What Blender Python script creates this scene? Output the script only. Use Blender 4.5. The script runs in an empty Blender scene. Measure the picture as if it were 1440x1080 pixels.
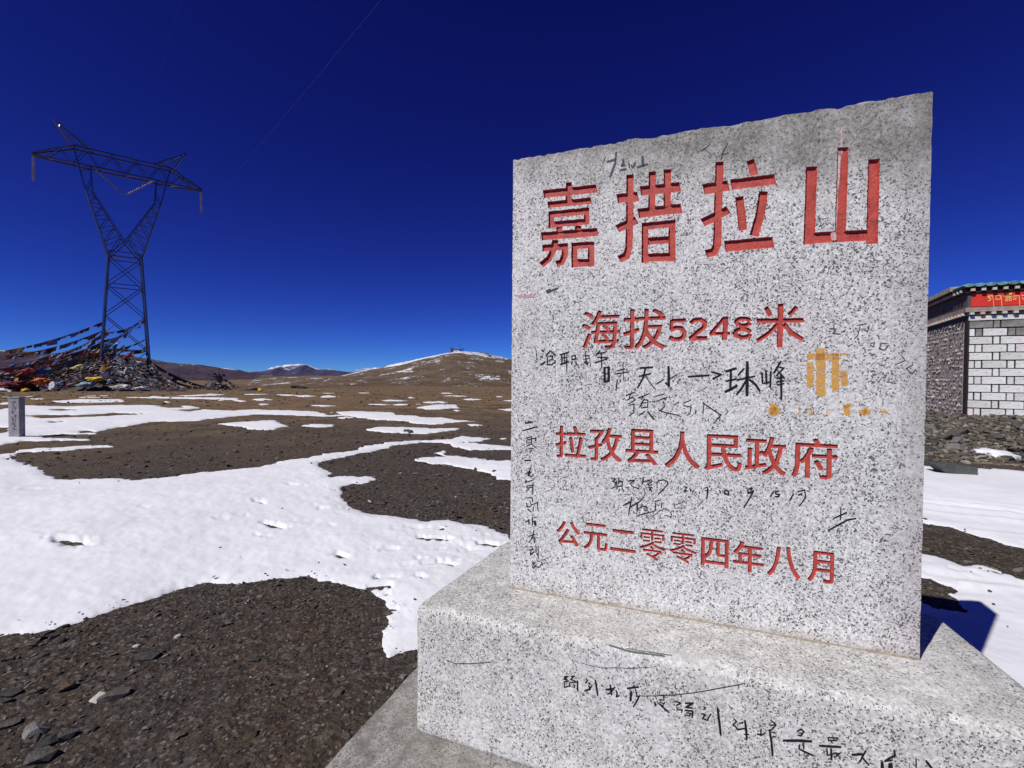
import bpy, bmesh, math, random
import numpy as np
from mathutils import Vector, Matrix, noise as mnoise
from mathutils.bvhtree import BVHTree

SC = bpy.context.scene
COL = SC.collection
rnd = random.Random(7)

# ------------------------------------------------------------------ camera
CAM_H = 1.52
F = 659.0                       # focal length in pixels of the 1440 wide photograph
PITCH, ROLL = math.radians(-1.0), math.radians(0.46)
cam_d = bpy.data.cameras.new('camera')
cam = bpy.data.objects.new('camera', cam_d); COL.objects.link(cam)
cam_d.sensor_width = 36.0; cam_d.lens = 36.0 * F / 1440.0
cam_d.clip_start = 0.05; cam_d.clip_end = 40000
CM = Matrix.Rotation(math.pi / 2 + PITCH, 4, 'X') @ Matrix.Rotation(ROLL, 4, 'Z')
cam.matrix_world = Matrix.Translation((0, 0, CAM_H)) @ CM
SC.camera = cam
CR = np.array(CM.to_3x3())
CO = np.array([0, 0, CAM_H])

# ------------------------------------------------------------------ light
SUN_EL = math.radians(47.5)
SUN_AZ = math.radians(51.0)     # light travels 51 degrees to the right of straight ahead
w = bpy.data.worlds.new('World'); SC.world = w; w.use_nodes = True
nt = w.node_tree; nt.nodes.clear()
sky = nt.nodes.new('ShaderNodeTexSky'); sky.sky_type = 'NISHITA'; sky.sun_disc = False
sky.sun_elevation = SUN_EL; sky.sun_rotation = SUN_AZ + math.pi
sky.altitude = 5200; sky.air_density = 1.0; sky.dust_density = 0.0; sky.ozone_density = 6.0
sepc = nt.nodes.new('ShaderNodeSeparateColor'); comc = nt.nodes.new('ShaderNodeCombineColor')   # thin, very dark high altitude sky
for ch_, (pw_, gain_) in enumerate(((1.37, .265), (1.75, .23), (1.27, 1.0))):
    p_ = nt.nodes.new('ShaderNodeMath'); p_.operation = 'POWER'; p_.inputs[1].default_value = pw_; nt.links.new(sepc.outputs[ch_], p_.inputs[0])
    g_ = nt.nodes.new('ShaderNodeMath'); g_.operation = 'MULTIPLY'; g_.inputs[1].default_value = gain_; nt.links.new(p_.outputs[0], g_.inputs[0]); nt.links.new(g_.outputs[0], comc.inputs[ch_])
bg = nt.nodes.new('ShaderNodeBackground'); bg.inputs[1].default_value = 0.05
wo = nt.nodes.new('ShaderNodeOutputWorld')
nt.links.new(sky.outputs[0], sepc.inputs[0]); nt.links.new(comc.outputs[0], bg.inputs[0]); nt.links.new(bg.outputs[0], wo.inputs[0])
sun_d = bpy.data.lights.new('sun', 'SUN'); sun_d.energy = 4.4; sun_d.angle = math.radians(0.5); sun_d.color = (1.0, 0.965, 0.92)
sun = bpy.data.objects.new('sun', sun_d); COL.objects.link(sun)
trav = Vector((math.sin(SUN_AZ) * math.cos(SUN_EL), math.cos(SUN_AZ) * math.cos(SUN_EL), -math.sin(SUN_EL)))
sun.rotation_euler = trav.to_track_quat('-Z', 'Y').to_euler(); sun.location = (0, 0, 50)
SC.view_settings.view_transform = 'Standard'; SC.view_settings.look = 'None'
SC.view_settings.gamma = 1; SC.view_settings.exposure = 0; SC.view_settings.use_curve_mapping = False
SC.render.engine = 'CYCLES'; SC.cycles.max_bounces = 5; SC.cycles.use_denoising = True; SC.cycles.denoiser = 'OPENIMAGEDENOISE'; SC.cycles.denoising_input_passes = 'RGB_ALBEDO_NORMAL'

# ------------------------------------------------------------------ helpers
def ray(x, y):
    return CR @ np.array([(x - 720) / F, (540 - y) / F, -1.0])
def on_z(x, y, z=0.0):
    d = ray(x, y); t = (z - CAM_H) / d[2]; return CO + d * t
def at_depth(x, y, Y):
    d = ray(x, y); return CO + d * (Y / d[1])

def tag(o, label=None, cat=None, group=None, kind=None):
    if label: o['label'] = label
    if cat: o['category'] = cat
    if group: o['group'] = group
    if kind: o['kind'] = kind
    return o
def empty(name, loc=(0, 0, 0), rz=0.0, parent=None):
    o = bpy.data.objects.new(name, None); COL.objects.link(o); o.location = loc; o.rotation_euler = (0, 0, rz)
    o.empty_display_size = 0.2
    if parent: o.parent = parent
    return o
def link(name, me, mat=None, parent=None, loc=None):
    o = bpy.data.objects.new(name, me); COL.objects.link(o)
    if mat is not None:
        me.materials.clear()
        for m in (mat if isinstance(mat, (list, tuple)) else [mat]): me.materials.append(m)
    if parent: o.parent = parent
    if loc is not None: o.location = loc
    return o
def mesh_pd(name, v, f, smooth=False):
    me = bpy.data.meshes.new(name)
    me.from_pydata([tuple(map(float, p)) for p in v], [], [tuple(map(int, q)) for q in f]); me.update()
    if smooth: me.polygons.foreach_set('use_smooth', [True] * len(me.polygons))
    return me
def mesh_np(name, v, f, smooth=True):
    """fast: v (n,3), f (m,k) with constant k"""
    me = bpy.data.meshes.new(name); k = f.shape[1]
    me.vertices.add(len(v)); me.vertices.foreach_set('co', np.asarray(v, np.float32).ravel())
    me.loops.add(f.size); me.loops.foreach_set('vertex_index', f.astype(np.int32).ravel())
    me.polygons.add(len(f)); me.polygons.foreach_set('loop_start', np.arange(0, f.size, k, dtype=np.int32))
    me.polygons.foreach_set('loop_total', np.full(len(f), k, np.int32))
    me.polygons.foreach_set('use_smooth', np.full(len(f), smooth))
    me.update(calc_edges=True); me.validate(); return me
def set_color(me, cols, name='tint'):
    a = me.color_attributes.new(name, 'FLOAT_COLOR', 'POINT')
    c = np.ones((len(me.vertices), 4), np.float32); c[:, :3] = cols; a.data.foreach_set('color', c.ravel())

class MB:
    def __init__(s): s.v = []; s.f = []
    def box(s, x0, x1, y0, y1, z0, z1):
        n = len(s.v)
        s.v += [(x0, y0, z0), (x1, y0, z0), (x1, y1, z0), (x0, y1, z0), (x0, y0, z1), (x1, y0, z1), (x1, y1, z1), (x0, y1, z1)]
        s.f += [[n + i for i in q] for q in ((0, 3, 2, 1), (4, 5, 6, 7), (0, 1, 5, 4), (1, 2, 6, 5), (2, 3, 7, 6), (3, 0, 4, 7))]
    def tube(s, p, q, r, n=6, r2=None):
        p, q = Vector(p), Vector(q); d = (q - p).normalized(); a = d.orthogonal().normalized(); b = d.cross(a)
        r2 = r if r2 is None else r2; k = len(s.v)
        for i in range(n):
            t = 2 * math.pi * i / n; s.v.append(tuple(p + (a * math.cos(t) + b * math.sin(t)) * r)); s.v.append(tuple(q + (a * math.cos(t) + b * math.sin(t)) * r2))
        for i in range(n):
            j = (i + 1) % n; s.f.append([k + 2 * i, k + 2 * j, k + 2 * j + 1, k + 2 * i + 1])
        s.f.append([k + 2 * i for i in range(n)][::-1]); s.f.append([k + 2 * i + 1 for i in range(n)])
    def build(s, name, mat, parent=None, smooth=False, bev=0, loc=None):
        me = mesh_pd(name, s.v, s.f, smooth)
        if bev:
            bm = bmesh.new(); bm.from_mesh(me)
            bmesh.ops.bevel(bm, geom=bm.edges[:], offset=bev, segments=2, affect='EDGES', profile=0.6)
            bm.to_mesh(me); bm.free()
        return link(name, me, mat, parent, loc)

# value noise in numpy
def _hash(ix, iy, seed):
    h = (ix.astype(np.int64) * 374761393 + iy.astype(np.int64) * 668265263 + seed * 1442695041) & 0xffffffff
    h = ((h ^ (h >> 13)) * 1274126177) & 0xffffffff
    return ((h ^ (h >> 16)) & 0xffff) / 65535.0
def vnoise(x, y, seed=0):
    ix, iy = np.floor(x), np.floor(y); fx, fy = x - ix, y - iy
    fx = fx * fx * (3 - 2 * fx); fy = fy * fy * (3 - 2 * fy)
    a = _hash(ix, iy, seed); b = _hash(ix + 1, iy, seed); c = _hash(ix, iy + 1, seed); d = _hash(ix + 1, iy + 1, seed)
    return (a * (1 - fx) + b * fx) * (1 - fy) + (c * (1 - fx) + d * fx) * fy * 1.0
def fbm(x, y, oct=4, seed=0):
    x = np.asarray(x, float); y = np.asarray(y, float); s = np.zeros_like(x); a = 0.5; t = 0
    for o in range(oct):
        s += a * (vnoise(x * 2 ** o, y * 2 ** o, seed + o) - 0.5); t += a; a *= 0.5
    return s / t * 2            # about -1..1

# ------------------------------------------------------------------ materials
def new_mat(name):
    m = bpy.data.materials.new(name); m.use_nodes = True; nt = m.node_tree
    return m, nt, nt.nodes['Principled BSDF']
class N:
    def __init__(s, nt, coord='Object'):
        s.nt = nt; tc = nt.nodes.new('ShaderNodeTexCoord'); s.co = tc.outputs[coord]
    def map(s, scale=(1, 1, 1), rot=(0, 0, 0)):
        m = s.nt.nodes.new('ShaderNodeMapping'); m.inputs['Scale'].default_value = scale; m.inputs['Rotation'].default_value = rot
        s.nt.links.new(s.co, m.inputs[0]); return m.outputs[0]
    def noise(s, scale, detail=4, rough=.55, vec=None, out=0, dist=0):
        n = s.nt.nodes.new('ShaderNodeTexNoise'); n.inputs['Scale'].default_value = scale; n.inputs['Detail'].default_value = detail
        n.inputs['Roughness'].default_value = rough; n.inputs['Distortion'].default_value = dist
        s.nt.links.new(vec or s.co, n.inputs['Vector']); return n.outputs[out]
    def vor(s, scale, vec=None, out='Distance', feature='F1', rand=1):
        n = s.nt.nodes.new('ShaderNodeTexVoronoi'); n.feature = feature; n.inputs['Scale'].default_value = scale; n.inputs['Randomness'].default_value = rand
        s.nt.links.new(vec or s.co, n.inputs['Vector']); return n.outputs[out]
    def ramp(s, fac, stops, interp='LINEAR'):
        n = s.nt.nodes.new('ShaderNodeValToRGB'); n.color_ramp.interpolation = interp
        e = n.color_ramp.elements
        while len(e) < len(stops): e.new(0.5)
        for k, (p, c) in enumerate(stops):
            e[k].position = p; e[k].color = (c, c, c, 1) if isinstance(c, (int, float)) else (*c, 1)
        s.nt.links.new(fac, n.inputs[0]); return n.outputs[0]
    def mix(s, fac, a, b, mode='MIX'):
        n = s.nt.nodes.new('ShaderNodeMix'); n.data_type = 'RGBA'; n.blend_type = mode
        for k, val in ((0, fac), (6, a), (7, b)):
            sock = n.inputs[k]
            if isinstance(val, bpy.types.NodeSocket): s.nt.links.new(val, sock)
            elif isinstance(val, (int, float)): sock.default_value = val if k == 0 else (val, val, val, 1)
            else: sock.default_value = (*val, 1)
        return n.outputs[2]
    def math(s, op, a, b=0.0, clamp=False):
        n = s.nt.nodes.new('ShaderNodeMath'); n.operation = op; n.use_clamp = clamp
        for sock, val in ((n.inputs[0], a), (n.inputs[1], b)):
            if isinstance(val, bpy.types.NodeSocket): s.nt.links.new(val, sock)
            else: sock.default_value = val
        return n.outputs[0]
    def sep(s, vec=None):
        n = s.nt.nodes.new('ShaderNodeSeparateXYZ'); s.nt.links.new(vec or s.co, n.inputs[0]); return n.outputs
    def attr(s, name, out='Color'):
        n = s.nt.nodes.new('ShaderNodeAttribute'); n.attribute_name = name; return n.outputs[out]
    def objrand(s):
        return s.nt.nodes.new('ShaderNodeObjectInfo').outputs['Random']
    def bump(s, height, strength, dist, bsdf, prev=None):
        n = s.nt.nodes.new('ShaderNodeBump'); n.inputs['Strength'].default_value = strength; n.inputs['Distance'].default_value = dist
        s.nt.links.new(height, n.inputs['Height'])
        if prev: s.nt.links.new(prev, n.inputs['Normal'])
        s.nt.links.new(n.outputs[0], bsdf.inputs['Normal']); return n.outputs[0]

def plain(name, col, rough=.7, metal=0, var=.25, nscale=6, bumpd=0, spec=.4):
    m, nt, b = new_mat(name); n = N(nt)
    c = n.mix(n.ramp(n.noise(nscale, 5), [(.3, 0), (.7, 1)]), tuple(x * (1 - var) for x in col), tuple(min(1, x * (1 + var)) for x in col))
    nt.links.new(c, b.inputs['Base Color']); b.inputs['Roughness'].default_value = rough; b.inputs['Metallic'].default_value = metal
    b.inputs['Specular IOR Level'].default_value = spec
    if bumpd: n.bump(n.noise(nscale * 6, 5), .6, bumpd, b)
    return m

def granite(name, light, kind):
    """white granite with black mica flecks; kind: 'stele', 'block', 'plinth'"""
    m, nt, b = new_mat(name); n = N(nt)
    base = n.mix(n.ramp(n.noise(70, 4, .7), [(.40, 0), (.60, 1)]), tuple(x * .68 for x in light), light)
    base = n.mix(n.ramp(n.noise(2.2, 4, .6), [(.42, 0), (.62, 1)]), base, n.mix(1.0, base, (1.0, .965, .975) if kind == 'stele' else (1.0, .99, .965), 'MULTIPLY'))
    # grey quartz grains
    dv = n.math('ADD', n.vor(105, out='Color'), 0.0)
    wob = n.noise(90, 3, .6, out=1)
    vec = nt.nodes.new('ShaderNodeVectorMath'); vec.operation = 'MULTIPLY_ADD'
    nt.links.new(wob, vec.inputs[0]); vec.inputs[1].default_value = (.014, .014, .014); nt.links.new(n.co, vec.inputs[2])
    g1 = n.vor(175, vec.outputs[0], 'Color'); s1 = nt.nodes.new('ShaderNodeSeparateColor'); nt.links.new(g1, s1.inputs[0])
    dens = n.math('ADD', n.math('MULTIPLY', n.noise(9, 5, .7), .62), n.math('MULTIPLY', n.noise(1.9, 4, .6), .38))
    thr = n.math('ADD', n.math('MULTIPLY', dens, 1.8), -.52)
    grey = n.math('LESS_THAN', s1.outputs[0], thr)
    base = n.mix(n.math('MULTIPLY', grey, .6), base, tuple(x * .5 for x in light))
    g2 = n.vor(215, vec.outputs[0], 'Color'); s2 = nt.nodes.new('ShaderNodeSeparateColor'); nt.links.new(g2, s2.inputs[0])
    thr2 = n.math('ADD', n.math('MULTIPLY', dens, 1.25), -.455 if kind == 'stele' else -.49)
    dark = n.math('LESS_THAN', s2.outputs[1], thr2)
    base = n.mix(n.math('MULTIPLY', dark, .88), base, (.05, .05, .05))
    fine = n.ramp(n.noise(210, 3, .75), [(.60, 0), (.66, 1)])
    base = n.mix(n.math('MULTIPLY', fine, .45), base, (.22, .21, .21))
    streak = n.ramp(n.noise(9, 6, .7, n.map((1, 1, .16))), [(.50, 0), (.70, 1)])
    base = n.mix(n.math('MULTIPLY', streak, .22), base, (.33, .31, .28))
    x, y, z = n.sep()
    if kind == 'stele':     # weathering stain along the rough top and the right hand edge
        zz = n.math('ADD', z, n.math('MULTIPLY', n.noise(3.0, 5, .65), .42))
        xx = n.math('MULTIPLY', x, .16)
        st = n.ramp(n.math('ADD', n.math('ADD', zz, xx), -1.4), [(.44, 0), (.64, 1)])
        st = n.math('MULTIPLY', st, n.ramp(n.noise(9, 5, .7), [(.3, .5), (.6, 1)]))
        base = n.mix(n.math('MULTIPLY', st, .85), base, n.mix(n.ramp(n.noise(60, 5, .75), [(.4, 0), (.6, 1)]), (.075, .07, .058), (.27, .255, .215)))
        ft = n.ramp(n.math('ADD', z, n.math('MULTIPLY', n.noise(8, 3), .06)), [(.03, 1), (.07, 0)])
        base = n.mix(n.math('MULTIPLY', ft, .45), base, (.36, .30, .22))
        ed = n.ramp(n.math('ADD', x, n.math('MULTIPLY', n.noise(7, 5, .7), .16)), [(.70, 0), (.82, 1)])
        base = n.mix(n.math('MULTIPLY', ed, .35), base, (.20, .17, .17))
    else:
        geo = nt.nodes.new('ShaderNodeNewGeometry'); nz = n.sep(geo.outputs['Normal'])[2]
        up = n.ramp(nz, [(.15, 0), (.85, 1)])
        dirt = n.ramp(n.noise(14, 6, .7), [(.38, .25), (.62, 1)])
        amt = .50 if kind == 'block' else .8
        base = n.mix(n.math('MULTIPLY', n.math('MULTIPLY', up, dirt), amt), base, (.25, .245, .23) if kind == 'block' else (.13, .12, .105))
        st = n.ramp(n.noise(2.0, 5, .6, n.map((1, 1, 1.6))), [(.52, 0), (.72, 1)])
        base = n.mix(n.math('MULTIPLY', st, .22), base, (.42, .40, .34))
    nt.links.new(base, b.inputs['Base Color']); b.inputs['Roughness'].default_value = .72; b.inputs['Specular IOR Level'].default_value = .25
    p = n.bump(n.noise(260, 4, .7), .5, .0016, b)
    n.bump(n.noise(38, 5, .65), .6, .004 if kind != 'stele' else .0025, b, p)
    return m

M = {}
M['granite'] = granite('granite_stele', (.885, .88, .85), 'stele')
M['granite_block'] = granite('granite_block', (.85, .835, .80), 'block')
M['granite_plinth'] = granite('granite_plinth', (.50, .48, .44), 'plinth')
# red paint inside the cut characters
m, nt, b = new_mat('red_paint'); n = N(nt)
c = n.mix(n.ramp(n.noise(30, 5, .7), [(.35, 0), (.65, 1)]), (.40, .045, .032), (.56, .085, .06))
c = n.mix(n.ramp(n.noise(120, 3, .7), [(.62, 0), (.70, .7)]), c, (.55, .30, .25))
c = n.mix(n.ramp(n.noise(16, 5, .75), [(.56, 0), (.68, .6)]), c, (.30, .035, .03))
c = n.mix(n.ramp(n.noise(60, 4, .7, n.map((1, 1, .35))), [(.58, 0), (.70, .75)]), c, (.16, .03, .03))
nt.links.new(c, b.inputs['Base Color']); b.inputs['Roughness'].default_value = .6; n.bump(n.noise(150, 4), .6, .003, b)
M['red'] = m
M['ink'] = plain('black_marker_ink', (.012, .012, .016), .5, var=.3, nscale=60)
M['ink_thin'] = plain('faded_marker_ink', (.07, .07, .075), .7, var=.5, nscale=60)
M['scratch'] = plain('grey_green_scratch', (.10, .115, .10), .8, var=.4, nscale=50)
def worn(name, col):
    m, nt, b = new_mat(name); n = N(nt)
    nt.links.new(n.mix(n.noise(30, 4), tuple(x * .8 for x in col), col), b.inputs['Base Color']); b.inputs['Roughness'].default_value = .6
    hole = n.math('MULTIPLY', n.ramp(n.noise(90, 6, .85), [(.40, 0), (.50, 1)]), n.ramp(n.noise(22, 5, .75), [(.34, .1), (.46, 1)]))
    nt.links.new(hole, b.inputs['Alpha']); return m
M['yellow'] = worn('worn_yellow_paint', (.80, .42, .07))
M['pale_drip'] = worn('pale_pink_drip', (.74, .55, .53))
M['pink'] = worn('faded_pink_marker', (.75, .35, .48))
M['mortar'] = plain('gritty_mortar', (.30, .26, .19), .95, var=.35, nscale=40, bumpd=.004)

# ------------------------------------------------------------------ the monument
ZT = 0.95                                   # camera above the top of the base block
TH = math.radians(20.4); c_, s_ = math.cos(TH), math.sin(TH)
U = np.array([c_, -s_, 0]); V = np.array([s_, c_, 0])
VF = 2.056 * ZT                             # front plane of the stele
Z_TOP = CAM_H - ZT                          # top of block
Z_PL = CAM_H - 1.565 * ZT                   # top of plinth
mon = empty('stone_monument', tuple(V * VF), -TH)
tag(mon, 'pale speckled granite altitude stele with red carved Chinese characters, standing on its stepped granite base', 'monument')
O3 = V * VF
def on_plane(x, y, v):
    d = ray(x, y); t = (v - CO @ V) / (d @ V); p = CO + d * t
    return float(p @ U), float(p[2])        # u, z
def loc_stele(x, y): u, z = on_plane(x, y, VF); return u, z - Z_TOP

stele_parent = empty('stele', (0, 0, Z_TOP), 0, mon)   # placeholder replaced below
bpy.data.objects.remove(stele_parent)

def ribbon(pts, wd, jit=0.0, step=None, taper=0.0, rg=rnd):
    """pts in pixels, returns left and right rails in pixels"""
    P = [np.array(p, float) for p in pts]
    if step:
        Q = []
        for a, b_ in zip(P[:-1], P[1:]):
            k = max(1, int(np.linalg.norm(b_ - a) / step))
            Q += [a + (b_ - a) * i / k for i in range(k)]
        P = Q + [P[-1]]
    L, R = [], []
    n_ = len(P)
    for i in range(n_):
        d0 = P[i] - P[i - 1] if i else P[1] - P[0]
        d1 = P[i + 1] - P[i] if i < n_ - 1 else d0
        d0 = d0 / (np.linalg.norm(d0) + 1e-9); d1 = d1 / (np.linalg.norm(d1) + 1e-9)
        t = d0 + d1
        if np.linalg.norm(t) < .3: t = d1
        t /= np.linalg.norm(t); nn = np.array([-t[1], t[0]]); k = 1 / max(.6, nn @ np.array([-d1[1], d1[0]]))
        f = i / (n_ - 1); ww = wd * (1 - taper * abs(2 * f - 1) ** 3)
        L.append(P[i] + nn * (ww / 2 * k + rg.uniform(-jit, jit))); R.append(P[i] - nn * (ww / 2 * k + rg.uniform(-jit, jit)))
    return P, L, R

def cut_stroke(mb, pts, wd, depth, v0=0.0):
    """trough shaped cutter along a stroke, in stele coordinates"""
    P, L, R = ribbon(pts, wd, .32, 3.0)
    k0 = len(mb.v); n_ = len(P); eps = rnd.uniform(0, .0011)
    for i in range(n_):
        c = P[i].copy()
        a, b_ = L[i], R[i]
        ai, bi = c + (a - c) * .74, c + (b_ - c) * .74
        if i == 0: sh = (P[1] - P[0]); sh = sh / np.linalg.norm(sh) * wd * .16; ai = ai + sh; bi = bi + sh
        if i == n_ - 1: sh = (P[-2] - P[-1]); sh = sh / np.linalg.norm(sh) * wd * .16; ai = ai + sh; bi = bi + sh
        for q, yy in ((a, -.006 - eps), (a, .0015), (ai, depth + eps), (bi, depth + eps), (b_, .0015), (b_, -.006 - eps)):
            u, z = loc_stele(q[0], q[1]); mb.v.append((u, yy, z))
    for i in range(n_ - 1):
        for j in range(6):
            jj = (j + 1) % 6
            mb.f.append([k0 + 6 * i + j, k0 + 6 * i + jj, k0 + 6 * (i + 1) + jj, k0 + 6 * (i + 1) + j])
    mb.f.append([k0 + j for j in range(6)][::-1]); mb.f.append([k0 + 6 * (n_ - 1) + j for j in range(6)])

def C(o, s, pts): return [(o[0] + x / s, o[1] + y / s) for x, y in pts]
BIG = {   # crop origin, scale, strokes as (points, width)
 '嘉': ((740, 190), 5.4, [([(128, 449), (538, 404)], 62), ([(325, 357), (322, 505)], 46), ([(162, 530), (496, 497)], 50),
        ([(192, 578), (190, 706)], 45), ([(459, 552), (459, 680)], 42), ([(170, 604), (478, 573)], 50), ([(170, 682), (478, 654)], 46),
        ([(250, 690), (254, 735)], 48), ([(396, 685), (390, 720)], 46), ([(112, 769), (545, 734)], 62),
        ([(122, 858), (320, 843)], 50), ([(296, 830), (292, 915), (268, 965), (228, 978)], 48), ([(220, 795), (208, 870), (172, 940), (113, 988)], 48),
        ([(366, 815), (366, 1006)], 46), ([(492, 812), (492, 1000)], 50), ([(343, 842), (516, 832)], 50), ([(343, 973), (516, 965)], 58)]),
 '措': ((840, 190), 5.4, [([(248, 298), (245, 640), (240, 850), (222, 915), (163, 942)], 56), ([(148, 483), (312, 465)], 72), ([(150, 712), (300, 643)], 62),
        ([(325, 424), (630, 392)], 74), ([(418, 275), (412, 560)], 54), ([(533, 258), (530, 545)], 56), ([(308, 594), (642, 555)], 74),
        ([(362, 664), (360, 972)], 50), ([(568, 642), (566, 960)], 54), ([(338, 694), (594, 668)], 54), ([(380, 806), (548, 793)], 56), ([(340, 932), (594, 922)], 62)]),
 '拉': ((960, 190), 5.4, [([(280, 200), (268, 560), (262, 830), (240, 885), (175, 902)], 62), ([(155, 413), (352, 381)], 80), ([(150, 667), (350, 565)], 66),
        ([(513, 186), (545, 305)], 62), ([(365, 376), (706, 334)], 80), ([(430, 465), (458, 725)], 64), ([(615, 425), (592, 590), (540, 768)], 70), ([(318, 846), (692, 812)], 86)]),
 '山': ((1100, 190), 5.4, [([(224, 236), (203, 832)], 86), ([(462, 90), (440, 780)], 84), ([(698, 180), (681, 830)], 90), ([(175, 784), (670, 758)], 84)]),
 '5': ((940, 410), 7.2, [([(180, 290), (34, 297)], 42), ([(36, 282), (24, 392)], 38), ([(20, 395), (75, 366), (130, 372), (164, 410), (155, 455), (110, 482), (55, 484), (5, 462)], 46)]),
 '2': ((940, 410), 7.2, [([(222, 325), (262, 290), (325, 284), (372, 315), (360, 360), (300, 408), (214, 482)], 46), ([(208, 476), (398, 470)], 44)]),
 '4': ((940, 410), 7.2, [([(572, 262), (432, 425)], 42), ([(413, 428), (626, 424)], 36), ([(583, 252), (567, 494)], 54)]),
 '8': ((940, 410), 7.2, [([(757 + 70 * math.cos(a), 308 + 36 * math.sin(a)) for a in np.linspace(0.1, 6.2, 15)], 44), ([(752 + 78 * math.cos(a), 422 + 42 * math.sin(a)) for a in np.linspace(0.1, 6.2, 15)], 46)]),
 '米': ((940, 410), 7.2, [([(985, 155), (1035, 248)], 50), ([(1300, 150), (1222, 240)], 46), ([(893, 297), (1372, 290)], 48), ([(1138, 120), (1125, 568)], 60),
        ([(1110, 325), (1030, 410), (900, 500)], 46), ([(1165, 325), (1240, 415), (1365, 488)], 48)]),
}
FONT = [('海', 818.5, 871.5, 437, 490), ('拔', 877, 935.5, 434.5, 490.5),
        ('拉', 781.8, 823.5, 599, 644), ('孜', 829, 874, 601.8, 648.5), ('县', 880.4, 925, 604, 653), ('人', 935.5, 984, 607, 658),
        ('民', 992, 1042.5, 611.8, 662.3), ('政', 1048.7, 1104.7, 614.3, 667), ('府', 1114, 1176.7, 617, 672.6),
        ('公', 783, 815, 733.6, 766.5), ('元', 821.4, 854, 736.7, 773.5), ('二', 859, 893.6, 745.7, 775.5), ('零', 899, 936, 744.7, 788),
        ('零', 941.5, 980, 750, 791.7), ('四', 986.7, 1023.7, 757.5, 796.7), ('年', 1031.7, 1073.3, 762.5, 804), ('八', 1080, 1125, 769, 811.7), ('月', 1136.7, 1171.7, 775.8, 819)]

def glyph_cutter(mb, ch, x0, x1, y0, y1, depth):
    cu = bpy.data.curves.new('glyph', 'FONT'); cu.body = ch; cu.size = 1.0; cu.offset = 0.0
    cu.resolution_u = 4; cu.fill_mode = 'FRONT'
    o = bpy.data.objects.new('glyph', cu); COL.objects.link(o)
    dg = bpy.context.evaluated_depsgraph_get(); me = bpy.data.meshes.new_from_object(o.evaluated_get(dg))
    bpy.data.objects.remove(o); bpy.data.curves.remove(cu)
    bm = bmesh.new(); bm.from_mesh(me); bpy.data.meshes.remove(me)
    bmesh.ops.remove_doubles(bm, verts=bm.verts[:], dist=1e-4)
    xs = [v.co.x for v in bm.verts]; ys = [v.co.y for v in bm.verts]
    xm, ym = (x0 + x1) / 2, (y0 + y1) / 2
    u0 = loc_stele(x0, ym)[0]; u1 = loc_stele(x1, ym)[0]; za = loc_stele(xm, y1)[1]; zb = loc_stele(xm, y0)[1]
    k0 = len(mb.v); bx, by = min(xs), min(ys); sx, sy = (u1 - u0) / (max(xs) - bx), (zb - za) / (max(ys) - by)
    bm.verts.ensure_lookup_table(); n_ = len(bm.verts)
    w_ = .0024 if ch != '零' else .0009
    for ci, (dx, dz) in enumerate(((-w_, -w_ * .6), (w_, -w_ * .7), (-w_ * .9, w_ * .6), (w_ * 1.1, w_ * .5))):
        k0 = len(mb.v); e_ = ci * .00023
        for lay in (-.006 - e_, depth - e_):
            for v in bm.verts: mb.v.append((u0 + (v.co.x - bx) * sx + dx, lay, za + (v.co.y - by) * sy + dz))
        for f in bm.faces:
            ids = [v.index for v in f.verts]; mb.f.append([k0 + i for i in ids]); mb.f.append([k0 + n_ + i for i in ids][::-1])
        for e in bm.edges:
            if len(e.link_faces) == 1:
                for lp in e.link_faces[0].loops:
                    if lp.edge == e:
                        a, b_ = lp.vert.index, lp.link_loop_next.vert.index
                        mb.f.append([k0 + b_, k0 + a, k0 + n_ + a, k0 + n_ + b_])
    bm.free()
    return (u0, u1, za, zb)

cut = MB(); boxes = []
for ch, (o, s, st) in BIG.items():
    big = ch in '嘉措拉山'
    pts_all = []
    for pts, wd in st:
        pp = C(o, s, pts); cut_stroke(cut, pp, wd / s, .0088 if big else .006); pts_all += pp
    q = [loc_stele(*p) for p in pts_all]
    boxes.append((ch, min(a for a, _ in q), max(a for a, _ in q), min(b_ for _, b_ in q), max(b_ for _, b_ in q)))
for ch, x0, x1, y0, y1 in FONT:
    r = glyph_cutter(cut, ch, x0, x1, y0, y1, .0055); boxes.append((ch,) + r)

# stele body: sawn faces, rough hewn top
u_l = on_plane(717, 828, VF)[0]; u_r = on_plane(1293, 929, VF)[0]
z_tl = loc_stele(722, 223)[1]; z_tr = loc_stele(1308, 127)[1]
TS = 0.20
def top_z(t, y):
    return z_tl + (z_tr - z_tl) * t + .009 * float(mnoise.noise(Vector((t * 16, y * 9, 1.0)))) + .006 * float(mnoise.noise(Vector((t * 60, y * 30, 4.0))))
bm = bmesh.new(); NX = 150
cols = []
ys = [0.0, .014, .05, .10, .15, .188, TS]
rows_top = []
for k, y in enumerate(ys):
    row = []
    for i in range(NX + 1):
        t = i / NX; edge = (-.007 - .006 * mnoise.noise(Vector((t * 30, 7, k)))) if k in (0, len(ys) - 1) else 0
        z = top_z(t, y) + (edge if k in (0, len(ys) - 1) else .004 * mnoise.noise(Vector((t * 40, y * 40, 9))))
        row.append(bm.verts.new((u_l + (u_r - u_l) * t, y, z)))
    rows_top.append(row)
NZ = 60
def side_w(z, s): return s * .0025 * mnoise.noise(Vector((z * 22, s * 5, 0)))
left_f = [rows_top[0][0]]; right_f = [rows_top[0][-1]]; left_b = [rows_top[-1][0]]; right_b = [rows_top[-1][-1]]
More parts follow.
